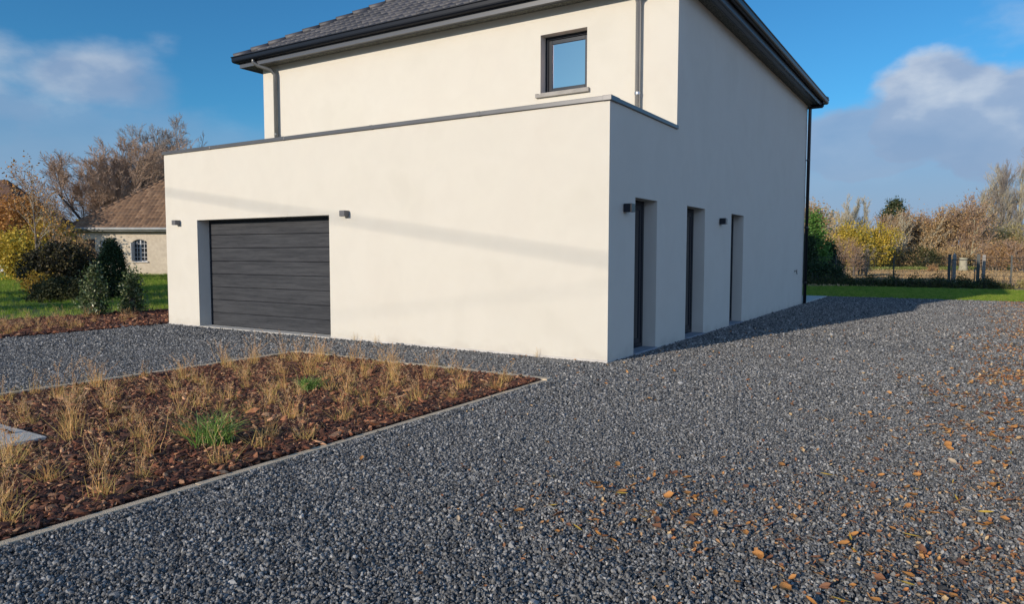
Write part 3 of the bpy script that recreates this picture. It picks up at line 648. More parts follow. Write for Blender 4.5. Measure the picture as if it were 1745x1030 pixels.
# ------------------------------------------------------------------ ornamental grasses
def grass_tuft(seed, h, nb, green=False, lean=0.0):
    rg = np.random.default_rng(seed); t_e = empty('ornamental_grass'); V = []; Q = []; PV = []; PQ = []; BV = []; BQ = []
    la = rg.uniform(0, 6.28) if lean < .45 else -.2
    for i in range(nb):
        b = rg.normal(0, .03 if not green else .05, 2); a = rg.uniform(0, 6.28); d = np.array([math.cos(a), math.sin(a)]) * rg.uniform(.05, .75 if not green else 1.25) + np.array([math.cos(la), math.sin(la)]) * lean
        hh = h * rg.uniform(.2, 1.05) if not green else h * rg.uniform(.5, 1.05); w0 = rg.uniform(.0012, .0022) * (2.0 if green else 1); n = 6; pp = rg.uniform(0, 3.14); pd = np.array([math.cos(pp), math.sin(pp), 0]) * w0
        fl = (not green) and rg.random() < .2
        if fl: d = d * 3.2 / max(.25, float(np.hypot(*d))) * .28; hh *= .75
        droop = rg.uniform(.2, .7) if fl else rg.uniform(0, .25) if not green else rg.uniform(.3, .8); kink = rg.normal(0, .012, (n, 2)); i0 = len(V)
        for k in range(n):
            t = k / (n - 1); z = hh * (t - droop * t ** 3 * .6); c = np.array([b[0] + d[0] * hh * t ** 1.6 + kink[k, 0] * t, b[1] + d[1] * hh * t ** 1.6 + kink[k, 1] * t, z]); w_ = pd * (1 - t * .6); V += [c - w_, c + w_]
        for k in range(n - 1): q = i0 + 2 * k; Q.append((q, q + 1, q + 3, q + 2))
        if not green and hh > h * .62 and rg.random() < .75:
            tip = np.array(V[-1]); dr = tip - np.array(V[-5]); dr /= np.linalg.norm(dr)
            for m_ in range(16):
                c = tip - dr * rg.uniform(0, .10) + rg.normal(0, .006, 3); e = rg.normal(0, 1, 3) + dr * 1.5; e /= np.linalg.norm(e); f = np.cross(e, rg.normal(0, 1, 3)); f /= np.linalg.norm(f); i1 = len(PV)
                PV += [c - e * .009, c + f * .0018, c + e * .009, c - f * .0018]; PQ.append((i1, i1 + 1, i1 + 2, i1 + 3))
    if not green:
        for i in range(int(nb * 1.6)):                # short stubble and leaves at the base
            b = rg.normal(0, .04, 2); d = rg.normal(0, .7, 2) * .12; hh = rg.uniform(.04, .17); pp = rg.uniform(0, 3.14); w_ = np.array([math.cos(pp), math.sin(pp), 0]) * .0022; c0 = np.array([b[0], b[1], 0]); c1 = np.array([b[0] + d[0], b[1] + d[1], hh]); i1 = len(BV)
            BV += [c0 - w_, c0 + w_, c1 + w_ * .3, c1 - w_ * .3]; BQ.append((i1, i1 + 1, i1 + 2, i1 + 3))
    mesh_np('blades', np.array(V), np.array(Q), 'green_blade' if green else 'straw', t_e)
    if PV: mesh_np('seed_heads', np.array(PV), np.array(PQ), 'plume', t_e)
    if BV: mesh_np('stubble', np.array(BV), np.array(BQ), 'straw_base', t_e)
    return t_e
tp_ = [grass_tuft(50 + i, h, nb, False, ln) for i, (h, nb, ln) in enumerate([(.34, 26, .05), (.28, 20, .15), (.42, 20, .1), (.22, 20, 0), (.34, 34, .3), (.33, 24, .55), (.20, 14, .1)])]
used = [False] * len(tp_)
GRP = 'dry ornamental grasses planted in the bark beds'
def place_tuft(i, x, y, s, label, z=.015):
    o = tp_[i] if not used[i] else copy_tree(tp_[i]); used[i] = True
    o.location = (float(x), float(y), z); o.scale = (s, s, s); o.rotation_euler = (0, 0, float(RG.uniform(0, 6.28)) if i not in (5,) else float(RG.uniform(-.4, .4))); tag(o, label, 'ornamental grass', GRP); return o
# tufts read off the photograph (base of each), then the rows filled in between
def gp(u, v):
    d = FW + RT * (u - 872.5) / F - UP * (v - 515) / F; t = -CAMP[2] / d[2]; return CAMP[0] + d[0] * t, CAMP[1] + d[1] * t
SPEC = [(625, 700, 2, 'tall upright straw-coloured grass tuft left of centre in the right half of the near bed'), (712, 690, 4, 'bushy straw grass tuft with seed heads near the gravel corner of the bed'),
        (788, 670, 0, 'straw grass tuft closest to the pointed corner of the near bark bed'), (772, 685, 3, 'small tuft just in front of the tuft nearest the pointed corner'),
        (680, 710, 3, 'low two-branched dry tuft near the middle of the front edging'), (585, 722, 1, 'thin dry tuft between the green clumps, near the front edging'), (498, 722, 0, 'dry tuft right of the large green grass clump'),
        (375, 800, 1, 'dry tuft directly in front of the large green grass clump'), (247, 820, 3, 'short dry tuft by the front edging, left of the green clump'), (177, 855, 0, 'dry tuft with pale base near the front edging at lower left'),
        (85, 830, 5, 'leaning pale straw tuft with long bent stems at lower left'), (118, 760, 2, 'tall straw tuft just right of the pale paving slab'), (172, 800, 1, 'yellowish tuft between the slab and the front edging'),
        (20, 800, 3, 'tuft in front of the pale paving slab'), (12, 900, 1, 'tuft cut by the left edge of the picture, by the front edging'), (445, 770, 6, 'small sparse tuft just right of the large green clump'), (865, 655, 6, 'tiny dry tuft in the narrow corner of the bed')]
cx, cy_ = [], []
for (u, v, i, lab) in SPEC:
    x, y = gp(u, v); place_tuft(i, x, y, float(RG.uniform(.85, 1.1)), lab); cx.append(x); cy_.append(y)
g1 = gp(365, 765); g2 = gp(528, 668)
cx += [g1[0], g2[0]]; cy_ += [g1[1], g2[1]]
cnt = 0
for r in range(4000):
    x, y = RG.uniform(-3.85, -.15), RG.uniform(-8.2, -1.65); d2 = [(x - a) ** 2 + (y - b) ** 2 for a, b in zip(cx, cy_)]
    if min(d2) < .27 ** 2 or cnt >= 86: continue
    if -3.0 < x < -1.7 and -6.6 < y < -5.6: continue
    if x > -1.3 and y > -4.4 and RG.random() < .75: continue
    ok, dep = inview(np.array(x), np.array(y), .3)
    if not ok: continue
    cx.append(x); cy_.append(y); cnt += 1; i = int(RG.choice(7, p=[.2, .2, .14, .16, .12, .06, .12]))
    zone = 'along the far edging by the garage side' if x < -3 else 'along the front edging by the drive' if x > -.9 else 'in the middle of the bed'
    place_tuft(i, x, y, float(RG.uniform(.75, 1.1)), ['upright feathery', 'thin', 'tall feathery', 'low', 'dense leaning', 'bent', 'sparse'][i] + ' dry straw tuft ' + zone + (', at the garage end' if y > -3.6 else ', at the near end' if y < -5.6 else ', half way along'))
for r in range(900):
    x, y = RG.uniform(-12.9, -9.6), RG.uniform(-4.2, .3); d2 = [(x - a) ** 2 + (y - b) ** 2 for a, b in zip(cx, cy_)]
    if min(d2) < .28 ** 2 or (y > -1.2 and RG.random() < .93) or (x > -10.1 and y > -1.4): continue
    ok, dep = inview(np.array(x), np.array(y), .3)
    if not ok or len(cx) > 165: continue
    cx.append(x); cy_.append(y); i = int(RG.choice(7))
    place_tuft(i, x, y, float(RG.uniform(.6, .9)), ['upright feathery', 'thin', 'tall feathery', 'low', 'dense leaning', 'bent', 'sparse'][i] + ' dry straw tuft in the far bark bed beyond the gravel' + (', near the lawn' if x < -11.5 else ''), .005)
n = 2600; x = RG.uniform(-3.9, -.1, n); y = RG.uniform(-8.2, -1.65, n); L_ = RG.uniform(.03, .13, n); a_ = RG.uniform(0, 6.28, n); zt_ = RG.uniform(.0, .35, n) * L_
D_2 = np.stack([np.cos(a_) * L_, np.sin(a_) * L_, zt_], 1); B0 = np.stack([x, y, RG.uniform(.03, .045, n)], 1); W0 = np.stack([-np.sin(a_), np.cos(a_), 0 * a_], 1) * .0016; M0 = B0 + D_2 * .5 + W0 * RG.normal(0, 5, n)[:, None]
V = np.stack([B0 - W0, B0 + W0, M0 + W0, M0 - W0, B0 + D_2 + W0 * .4, B0 + D_2 - W0 * .4], 1).reshape(-1, 3); b6 = (np.arange(n) * 6)[:, None]
o = mesh_np('fallen_straw', V, np.concatenate([b6 + np.array([[0, 1, 2, 3]]), b6 + np.array([[3, 2, 4, 5]])]), 'straw'); tag(o, 'broken dry grass stems lying over the bark of the near bed', None, None, 'stuff')
ga_ = grass_tuft(80, .33, 260, True); ga_.location = (g1[0], g1[1], .01); ga_.scale = (1.1, 1.1, 1); tag(ga_, 'large bright green arching grass clump in the bark bed', 'ornamental grass', 'green grass clumps in the near bark bed')
gb_ = grass_tuft(81, .20, 300, True); gb_.location = (g2[0], g2[1], .01); tag(gb_, 'smaller dark green grass clump in the bark bed towards the garage', 'ornamental grass', 'green grass clumps in the near bark bed')
for (x, nm) in ((-4.35, 'wispy weed stem growing at the foot of the garage wall beside the garage door'), (-3.9, 'second thin weed stem at the garage wall foot, further from the garage door'), (-1.0, 'small dry weed at the foot of the garage wall near the house corner')):
    o = copy_tree(tp_[6]); o.location = (x, -.05, 0); o.scale = (.45, .3, .9); o.name = 'weed'; tag(o, nm, 'weed', 'weeds at the foot of the garage wall')

# ------------------------------------------------------------------ trees and shrubs
def tubes(segs, k=4):
    S_ = np.array([(*a, *b, r0, r1) for a, b, r0, r1 in segs]); A, B, r0, r1 = S_[:, :3], S_[:, 3:6], S_[:, 6], S_[:, 7]
    D = B - A; D /= np.maximum(np.linalg.norm(D, axis=1, keepdims=True), 1e-6); H = np.where(np.abs(D[:, 2:3]) < .9, [[0, 0, 1.]], [[1., 0, 0]]); X = np.cross(H, D); X /= np.linalg.norm(X, axis=1, keepdims=True); Y = np.cross(D, X)
    th = np.arange(k) * 2 * math.pi / k; n = len(S_); V = np.zeros((n, 2 * k, 3))
    for j in range(k):
        o = X * math.cos(th[j]) + Y * math.sin(th[j]); V[:, j] = A + o * r0[:, None]; V[:, k + j] = B + o * r1[:, None]
    base = (np.arange(n) * 2 * k)[:, None]; Q = np.concatenate([base + np.array([j, (j + 1) % k, k + (j + 1) % k, k + j])[None] for j in range(k)])
    return V.reshape(-1, 3), Q
def grow(seed, p0, d0, length, r, levels, kids, ratio=.62, ang=(25, 55), wig=.10, trop=.06, rr=.6, first=.3, nseg=5):
    rg = np.random.default_rng(seed); out = []; tips = []
    def br(p, d, L, r, lv):
        n = nseg if lv < levels else 3; st = L / n; rc = r
        for i in range(n):
            d = d + rg.normal(0, wig, 3) + np.array([0, 0, trop]); d /= np.linalg.norm(d); q = p + d * st; rn_ = r * (1 - (i + 1) / n * .75)
            out.append((tuple(p), tuple(q), rc, max(rn_, .004), lv)); rc = max(rn_, .004); p = q
            if lv < levels and (i + 1) / n >= first * (1 if lv == 0 else .6):
                kn = kids[lv] / n / (1 - first * .6); kn = int(kn) + (rg.random() < kn % 1)
                for _ in range(kn):
                    a = R(rg.uniform(*ang)); h = rg.normal(0, 1, 3); h -= d * (h @ d); h /= np.linalg.norm(h); br(p - d * st * rg.random() * .7, d * math.cos(a) + h * math.sin(a), L * (ratio[lv] if isinstance(ratio, tuple) else ratio) * rg.uniform(.65, 1.15) * (1 - .35 * i / n), max(rc * rr, .004), lv + 1)
        if lv >= levels - 1: tips.append(p)
    br(np.array(p0, float), np.array(d0, float), length, r, 0)
    return out, np.array(tips)
def leafquads(P, size, seed, flat=0.0, asp=.6):
    rg = np.random.default_rng(seed); n = len(P); A = rg.normal(0, 1, (n, 3)); A[:, 2] *= (1 - flat); A /= np.linalg.norm(A, axis=1, keepdims=True); B = np.cross(A, rg.normal(0, 1, (n, 3))); B /= np.linalg.norm(B, axis=1, keepdims=True)
    s = (size * rg.uniform(.6, 1.3, n))[:, None]; V = np.stack([P - A * s, P + B * s * asp, P + A * s, P - B * s * asp], 1).reshape(-1, 3); return V, np.arange(4 * n).reshape(-1, 4)
def tree(name, loc, lab, cat, group, h, seed=1, r=.15, levels=3, kids=(9, 7, 6), trunk_frac=1.0, ang=(25, 55), trop=.06, wig=.1, ratio=.55, first=.3, leaf=None, nleaf=0, lsize=.08, lspread=.3,
         twig='twig_grey', bark='bark', lowcut=0.0, widen=1.0, rr=.6, nstem=1, k=4, minr=0.0, fan=.18):
    t = empty(name, loc, lab, cat, group); segs = []; tips = []; rg = np.random.default_rng(seed + 99)
    for s in range(nstem):
        d = np.array([rg.normal(0, fan), rg.normal(0, fan), 1]) if nstem > 1 else np.array([0, 0, 1.]); p = np.array([rg.normal(0, .25), rg.normal(0, .25), 0]) * (nstem > 1)
        a, b = grow(seed + s, p, d / np.linalg.norm(d), h * .8 * (rg.uniform(.75, 1) if nstem > 1 else 1), r, levels, kids, ratio, ang, wig, trop, rr, first); segs += a; tips.append(b)
    tips = np.vstack(tips); mx = max(s[1][2] for s in segs); f = h / mx
    sc = np.array([f * widen, f * widen, f]); tips = tips * sc
    S2 = [(tuple(np.array(a) * sc), tuple(np.array(b) * sc), max(r0, minr * (.55 if lv >= 3 else 1)), max(r1, minr * (.55 if lv >= 3 else 1)), lv) for a, b, r0, r1, lv in segs]
    tr = [s[:4] for s in S2 if s[4] <= 1]; tw = [s[:4] for s in S2 if s[4] > 1]
    V, Q = tubes(tr, 6); mesh_np('trunk', V, Q, bark, t, smooth=True)
    mats = [twig]; V, Q = tubes(tw, 3) if tw else (np.zeros((0, 3)), np.zeros((0, 4), int)); mi = np.zeros(len(Q), int)
    if leaf and nleaf:
        P = tips[rg.integers(0, len(tips), nleaf)] + rg.normal(0, lspread, (nleaf, 3)); P = P[P[:, 2] > lowcut]; LV, LQ = leafquads(P, lsize, seed)
        Q = np.vstack([Q, LQ + len(V)]) if len(Q) else LQ; V = np.vstack([V, LV]) if len(V) else LV; mats.append(leaf); mi = np.concatenate([mi, np.ones(len(LQ), int)])
    mesh_np('crown', V, Q, mats, t, mi=mi)
    return t
def bush(name, loc, lab, cat, group, rx, ry, h, leaf, nleaf, lsize, seed, shape='round', nclump=60, cs=.22, stem='bark_dark', rz=0, flat=0, asp=.6):
    t = empty(name, loc, lab, cat, group, rz=rz); rg = np.random.default_rng(seed)
    u = rg.normal(0, 1, (nclump, 3)); u /= np.linalg.norm(u, axis=1, keepdims=True); rad = rg.uniform(.45, 1.0, nclump) ** .6; u *= rad[:, None]
    if shape == 'cone':
        zz = rg.uniform(0, 1, nclump) ** 1.15; a = rg.uniform(0, 6.28, nclump); q = (1 - zz) ** .6 * np.minimum(1, .8 + zz * 1.5) * rg.uniform(.55, 1, nclump) ** .5
        C = np.stack([np.cos(a) * q * rx, np.sin(a) * q * ry, zz * h * .95 + .03 * h], 1)
    elif shape == 'flat':
        C = np.stack([u[:, 0] * rx, u[:, 1] * ry, np.abs(u[:, 2]) * h * .8 + .05], 1)
    else: C = np.stack([u[:, 0] * rx, u[:, 1] * ry, h * .52 + u[:, 2] * h * .46], 1)
    sg = cs * min(rx, ry, h / 2) * rg.uniform(.5, 1.4, nclump); ix = rg.integers(0, nclump, nleaf); P = C[ix] + rg.normal(0, 1, (nleaf, 3)) * sg[ix][:, None]; P[:, 2] = np.abs(P[:, 2]) + .01
    V, Q = leafquads(P, lsize, seed, flat, asp); mesh_np('foliage', V, Q, leaf, t)
    sgm = []
    for i in range(min(nclump, 26)):
        c = C[i]; b = rg.normal(0, .06, 3) * rx; b[2] = 0; m_ = (c + b) / 2 + rg.normal(0, .05, 3) * rx; sgm += [(tuple(b), tuple(m_), .02 * h ** .5, .013 * h ** .5), (tuple(m_), tuple(c), .013 * h ** .5, .006)]
    V, Q = tubes(sgm, 5); mesh_np('stems', V, Q, stem, t)
    return t

# left garden
TG = 'shrubs in the neighbouring garden'
bush('shrub', bg(160, 15.8), 'upright green shrub with pale glossy leaf edges, left of the dark cone', 'shrub', TG, .28, .28, 1.08, 'leaf_laurel', 2600, .035, 1, 'cone', 90, .28, asp=.5)
bush('shrub', bg(224, 16.6), 'smaller green shrub with pale leaf edges, right of the dark cone', 'shrub', TG, .25, .25, .93, 'leaf_laurel', 2100, .035, 2, 'cone', 80, .28, asp=.5)
bush('clipped_conifer', bg(191, 22.5), 'dark cone-shaped clipped conifer on the lawn', 'conifer', TG, .62, .62, 1.80, 'leaf_darkgreen', 16000, .03, 3, 'cone', 700, .10)
bush('shrub', bg(103, 25), 'large rounded dark olive-brown bush', 'bush', TG, 1.35, 1.2, 1.75, 'leaf_purple', 15000, .045, 4, 'round', 260, .16)
bush('shrub', bg(108, 21), 'low spreading dark olive juniper in front of the dark olive-brown bush', 'shrub', TG, 1.0, .7, .75, 'leaf_juniper', 9000, .035, 5, 'flat', 160, .2, rz=.56)
bush('shrub', bg(62, 23.5), 'small yellow-leaved bush at the left foot of the dark bush', 'bush', TG, .42, .4, .75, 'leaf_gold', 900, .05, 6, 'round', 50, .3)
bush('shrub', bg(42, 36), 'golden yellow autumn bush behind the dark bush', 'bush', TG, 1.5, 1.3, 2.5, 'leaf_yellow', 7000, .07, 7, 'round', 160, .22)
bush('shrub', bg(88, 38), 'tall orange and olive autumn bush behind the dark bush', 'bush', TG, 1.5, 1.3, 3.0, 'leaf_gold', 6000, .08, 8, 'round', 160, .22)
bush('shrub', bg(128, 34), 'brown half-bare bush at the corner of the neighbouring house', 'bush', TG, .9, .9, 2.3, 'leaf_rust', 2600, .05, 9, 'round', 120, .2)
tree('tree', bg(10, 42), 'tree with orange-brown autumn leaves in front of the dark brown roof', 'tree', None, 4.6, 21, .12, 3, (9, 7, 6), leaf='leaf_orange', nleaf=5200, lsize=.09, lspread=.4, twig='twig_red')
tree('tree', bg(85, 44), 'rusty leaved tree between the dark brown roof and the neighbouring house', 'tree', None, 3.9, 22, .12, 3, (9, 7, 6), leaf='leaf_rust', nleaf=3600, lsize=.08, lspread=.4, twig='twig_red')
tree('tree', bg(63, 34), 'slender young tree with a few orange leaves left at its tips', 'tree', None, 6.1, 23, .07, 3, (10, 5, 4), ang=(25, 45), leaf='leaf_orange', nleaf=620, lsize=.06, lspread=.16, twig='twig_pale', bark='bark', ratio=.45, first=.35)
tree('tree', bg(96, 37), 'thin sparse tree with spreading grey twigs beside the young orange tree', 'tree', None, 4.8, 24, .06, 3, (9, 6, 4), ang=(30, 60), leaf='leaf_orange', nleaf=200, lsize=.05, lspread=.2, twig='twig_grey', ratio=.5)
BT = 'bare trees behind the neighbouring house'
tree('bare_tree', bg(205, 72), 'wide bare fan-shaped tree behind the neighbouring house roof', 'tree', BT, 13.4, 231, .26, 5, (6, 6, 5, 5, 3), ang=(14, 42), trop=.035, wig=.06, ratio=(.6, .68, .7, .72, .7), first=.25, twig='twig_red', bark='bark_dark', widen=1.15, minr=.022, nstem=9, fan=.42)
tree('bare_tree', bg(285, 78), 'taller bare tree beside the garage, behind the neighbouring roof peak', 'tree', BT, 16.6, 32, .25, 5, (5, 5, 5, 4, 3), ang=(18, 45), trop=.03, wig=.07, ratio=(.5, .66, .7, .72, .7), first=.4, twig='twig_grey', bark='bark_dark', minr=.02, nstem=5, fan=.2, widen=.85)
tree('bare_tree', bg(368, 80), 'bare treetop just showing over the garage coping', 'tree', BT, 15.0, 33, .35, 4, (9, 7, 6, 4), ratio=.4, first=.4, twig='twig_grey', bark='bark_dark', minr=.014)
tree('bare_tree', bg(125, 68), 'low bare spreading tree at the left end of the neighbouring roof', 'tree', BT, 6.5, 34, .25, 4, (9, 7, 6, 4), ang=(35, 70), ratio=.6, first=.15, twig='twig_grey', bark='bark_dark', minr=.012)

# neighbouring house
nb = empty('neighbouring_house', bg(134, 44.5), 'old single-storey cream house with brown tiled hipped roof beyond the lawn', 'house', None, rz=math.atan2(HR[1], HR[0]))
mb = MB(); Wn, Dn_ = 13.0, 9.0; wh = 3.0
Pn = lambda u, v, d: (u, d, v)
HW = [(3.42, 4.32, .92, 2.30), (1.42, 2.0, .9, 2.2), (.42, 1.10, .25, 2.3)]
grid_holes(mb, Pn, [0, Wn], [-.2, wh], HW, .22)
mb.quad((0, Dn_, -.2), (0, Dn_, wh), (0, 0, wh), (0, 0, -.2)); mb.quad((Wn, 0, -.2), (Wn, 0, wh), (Wn, Dn_, wh), (Wn, Dn_, -.2)); mb.quad((Wn, Dn_, -.2), (Wn, Dn_, wh), (0, Dn_, wh), (0, Dn_, -.2))
# segmental lintel of the arched window
for k in range(8):
    a0, a1 = k / 8, (k + 1) / 8; f_ = lambda t: 2.30 - .16 * (2 * t - 1) ** 2; mb.quad((3.42 + .9 * a0, -.002, f_(a0)), (3.42 + .9 * a1, -.002, f_(a1)), (3.42 + .9 * a1, -.002, 2.31), (3.42 + .9 * a0, -.002, 2.31))
    mb.quad((3.42 + .9 * a0, -.002, f_(a0)), (3.42 + .9 * a0, .2, f_(a0)), (3.42 + .9 * a1, .2, f_(a1)), (3.42 + .9 * a1, -.002, f_(a1)))
mb.build('wall', 'old_render', nb)
def nwin(a, b, c, d, bars, leafopen=False):
    w_ = empty('window'); w_.parent = nb; f = MB(); y = .12
    f.box(a, y, c, a + .06, y + .05, d); f.box(b - .06, y, c, b, y + .05, d); f.box(a + .06, y, d - .06, b - .06, y + .05, d); f.box(a + .06, y, c, b - .06, y + .05, c + .06); m_ = (a + b) / 2; f.box(m_ - .035, y - .003, c + .06, m_ + .035, y + .05, d - .06)
    for k in range(1, bars): z = c + (d - c) * k / bars; f.box(a + .06, y + .005, z - .014, b - .06, y + .04, z + .014)
    for q in ((a + m_) / 2, (b + m_) / 2): f.box(q - .012, y + .006, c + .06, q + .012, y + .04, d - .06)
    f.build('frame', 'white_paint', w_); MB().box(a, y + .055, c, b, y + .06, d).build('pane', 'door_glass', w_); MB().box(a - .06, -.08, c - .07, b + .06, .1, c).build('sill', 'cement', w_)
    if leafopen: MB().box(a + .03, -.3, c + .05, a + .07, .08, d - .2).build('shutter', 'white_paint', w_)
nwin(3.42, 4.32, .92, 2.30, 5, True); nwin(1.42, 2.0, .9, 2.2, 2)
dn = MB(); dn.box(.42, .1, .25, 1.10, .14, 2.3)
for k in range(12): dn.box(.46, .085, .32 + k * .165, 1.06, .098, .46 + k * .165)
dn.build('shutter', 'brown_wood', nb)
ro = MB(); o2 = .45; zt2 = wh - .05; t2 = .80; hx = (Dn_ + 2 * o2) / 2
Q0, Q1, Q2, Q3 = (-o2, -o2, zt2), (Wn + o2, -o2, zt2), (Wn + o2, Dn_ + o2, zt2), (-o2, Dn_ + o2, zt2); K1, K2 = (-o2 + hx, Dn_ / 2, zt2 + hx * t2), (Wn + o2 - hx, Dn_ / 2, zt2 + hx * t2)
ro.quad(Q0, Q1, K2, K1); ro.quad(Q1, Q2, K2); ro.quad(Q2, Q3, K1, K2); ro.quad(Q3, Q0, K1); ro.quad(Q3, Q2, Q1, Q0)
nr = ro.build('roof', 'brown_tile', nb)
tiled_slope((-o2, -o2, zt2 + .02), (1, 0, 0), (0, 1, 0), Wn + 2 * o2, hx, t2, 1, .26, .34, .05, 'brown_tile', 'roof_tiles', nr, 'wave')
tiled_slope((-o2, Dn_ + o2, zt2 + .02), (0, -1, 0), (1, 0, 0), Dn_ + 2 * o2, hx, t2, 1, .26, .34, .05, 'brown_tile', 'roof_tiles', nr, 'wave')
caps(Q0, K1, nr, 'brown_tile', .12); caps(K1, K2, nr, 'brown_tile', .12)
gg = MB(); gg.tube([(-o2 - .05, -o2 - .07, zt2 - .02), (Wn + o2, -o2 - .07, zt2 - .02)], .085, 10); gg.box(-o2, -o2 + .01, zt2 - .18, Wn + o2, -o2 + .04, zt2 - .01); gg.build('gutter', 'old_zinc', nb, smooth=True)

# dark roofed house far left and little shed
fh = empty('distant_house', bg(-155, 58), 'house with a dark brown roof at the left edge, behind autumn trees', 'house', None, rz=math.atan2(HR[1], HR[0]))
mb = MB().box(0, 0, -.1, 9.6, 9.0, 2.4); mb.build('wall', 'shed_wall', fh)
ro = MB(); hx = 5.3; Q0, Q1, Q2, Q3 = (-.5, -.5, 2.35), (10.3, -.5, 2.35), (10.3, 9.6, 2.35), (-.5, 9.6, 2.35); K1, K2 = (4.6, 4.5, 7.8), (5.2, 4.5, 7.8)
ro.quad(Q0, Q1, K2, K1); ro.quad(Q1, Q2, K2); ro.quad(Q2, Q3, K1, K2); ro.quad(Q3, Q0, K1); rr_ = ro.build('roof', 'dark_roof', fh)
tiled_slope((-.5, -.5, 2.37), (1, 0, 0), (0, 1, 0), 10.8, 5.0, 1.07, 1.02, .3, .34, .05, 'dark_roof', 'roof_tiles', rr_, 'wave')
sh = empty('garden_shed', bg(25, 47), 'small pale garden shed with white gable boards behind the golden bush', 'shed', None, rz=math.atan2(HR[1], HR[0]))
mb = MB(); mb.quad((-1.2, 0, 0), (1.2, 0, 0), (1.2, 0, 2.4), (0, 0, 3.0), (-1.2, 0, 2.4)); mb.quad((-1.2, 3, 0), (-1.2, 3, 2.4), (0, 3, 3.0), (1.2, 3, 2.4), (1.2, 3, 0)); mb.quad((-1.2, 3, 0), (-1.2, 0, 0), (-1.2, 0, 2.4), (-1.2, 3, 2.4)); mb.quad((1.2, 0, 0), (1.2, 3, 0), (1.2, 3, 2.4), (1.2, 0, 2.4)); mb.build('wall', 'shed_wall', sh)
mb = MB(); mb.quad((-1.4, -.2, 2.33), (0, -.2, 3.03), (0, 3.2, 3.03), (-1.4, 3.2, 2.33)); mb.quad((0, -.2, 3.03), (1.4, -.2, 2.33), (1.4, 3.2, 2.33), (0, 3.2, 3.03)); mb.build('roof', 'dark_roof', sh)
mb = MB(); mb.quad((-1.42, -.22, 2.25), (0, -.22, 2.95), (0, -.22, 3.07), (-1.42, -.22, 2.37)); mb.quad((0, -.22, 2.95), (1.42, -.22, 2.25), (1.42, -.22, 2.37), (0, -.22, 3.07)); mb.build('gable_board', 'white_paint', sh)

# ------------------------------------------------------------------ right side: hedge, fence, gate, far trees
hg = empty('hedge', (1.0, 27.0, 0), 'low dark leafy hedge along the back of the mown lawn', 'hedge')
rg = np.random.default_rng(12); n = 26000; hx_ = rg.uniform(-6.2, 4.6, n); cl_ = np.sin(hx_ * 7.3) * .5 + .5; hy = rg.normal(0, .28, n); hz = np.abs(rg.normal(0, 1, n)) * (.13 + .13 * cl_) * np.clip((4.75 - hx_) * 1.2, .25, 1)
V, Q = leafquads(np.stack([hx_, hy + (hx_) * .12, hz], 1), .035, 5); mesh_np('foliage', V, Q, 'leaf_hedge', hg)
sgm = []
for i in range(420):
    a = rg.uniform(-6.2, 4.6); b = rg.normal(0, .2); sgm.append(((a, b + a * .12, 0), (a + rg.normal(0, .12), b + a * .12 + rg.normal(0, .1), rg.uniform(.25, .62)), .006, .003))
V, Q = tubes(sgm, 4); mesh_np('stems', V, Q, 'bark_dark', hg)
bush('shrub', (6.15, 27.9, 0), 'small olive-yellow plant at the sunny end of the low hedge', 'shrub', None, .45, .3, .4, 'leaf_olive', 700, .04, 41, 'flat', 40, .3)

fe = empty('fence', (0, 28.9, 0), 'dark green welded mesh fence behind the low hedge', 'fence')
def fpt(x): return 28.9 + .12 * x
pm = []
for x in (-5.9, -3.45, -1.3, 1.12, 5.6, 8.1, 10.6):
    o = MB().box(x - .03, fpt(x) - 28.9 - .03, 0, x + .03, fpt(x) - 28.9 + .03, 1.38).build('post', 'fence_metal', fe)
def panel(xa, xb):
    mb = MB()
    for z in (.06, .26, .46, .66, .86, 1.06, 1.27): ya, yb = fpt(xa) - 28.9, fpt(xb) - 28.9; mb.tube([(xa, ya, z), (xb, yb, z)], .008, 4, cap=False)
    for x in np.arange(xa + .05, xb, .055): y_ = fpt(x) - 28.9; mb.tube([(x, y_, .04), (x, y_, 1.30)], .0035, 3, cap=False)
    mb.build('mesh_panel', 'fence_metal', fe)
for a, b in ((-5.9, -3.45), (-3.45, -1.3), (-1.3, 1.12), (1.12, 3.3), (4.4, 5.6), (5.6, 8.1), (8.1, 10.6)): panel(a, b)
ge = empty('gate', (3.3, fpt(3.3), 0), 'small mesh gate between two dark posts in the back fence', 'gate')
MB().box(-.06, -.05, 0, .06, .05, 1.42).build('post', 'fence_metal', ge); MB().box(1.02, -.05, 0, 1.15, .07, 1.42).build('post', 'fence_metal', ge)
mb = MB(); mb.box(.08, -.02, .05, .12, .02, 1.2); mb.box(.95, -.02, .05, .99, .02, 1.2); mb.box(.12, -.02, 1.16, .95, .02, 1.2); mb.box(.12, -.02, .05, .95, .02, .09)
for x in np.arange(.16, .94, .055): mb.tube([(x, 0, .07), (x, 0, 1.18)], .003, 3, cap=False)
mb.build('gate_leaf', 'fence_metal', ge); MB().box(.93, -.05, .66, .99, -.02, .76).build('handle', 'brass', ge)
tag(MB().box(3.42, 29.7, 0, 3.56, 29.84, 1.42).build('wooden_post', 'post_wood', bevel=.01), 'weathered grey wooden post just behind the gate', 'post')
tag(MB().box(4.55, 30.4, 0, 4.68, 30.52, 1.40).build('wooden_post', 'post_wood', bevel=.01), 'darker wooden post behind the right gate post', 'post')

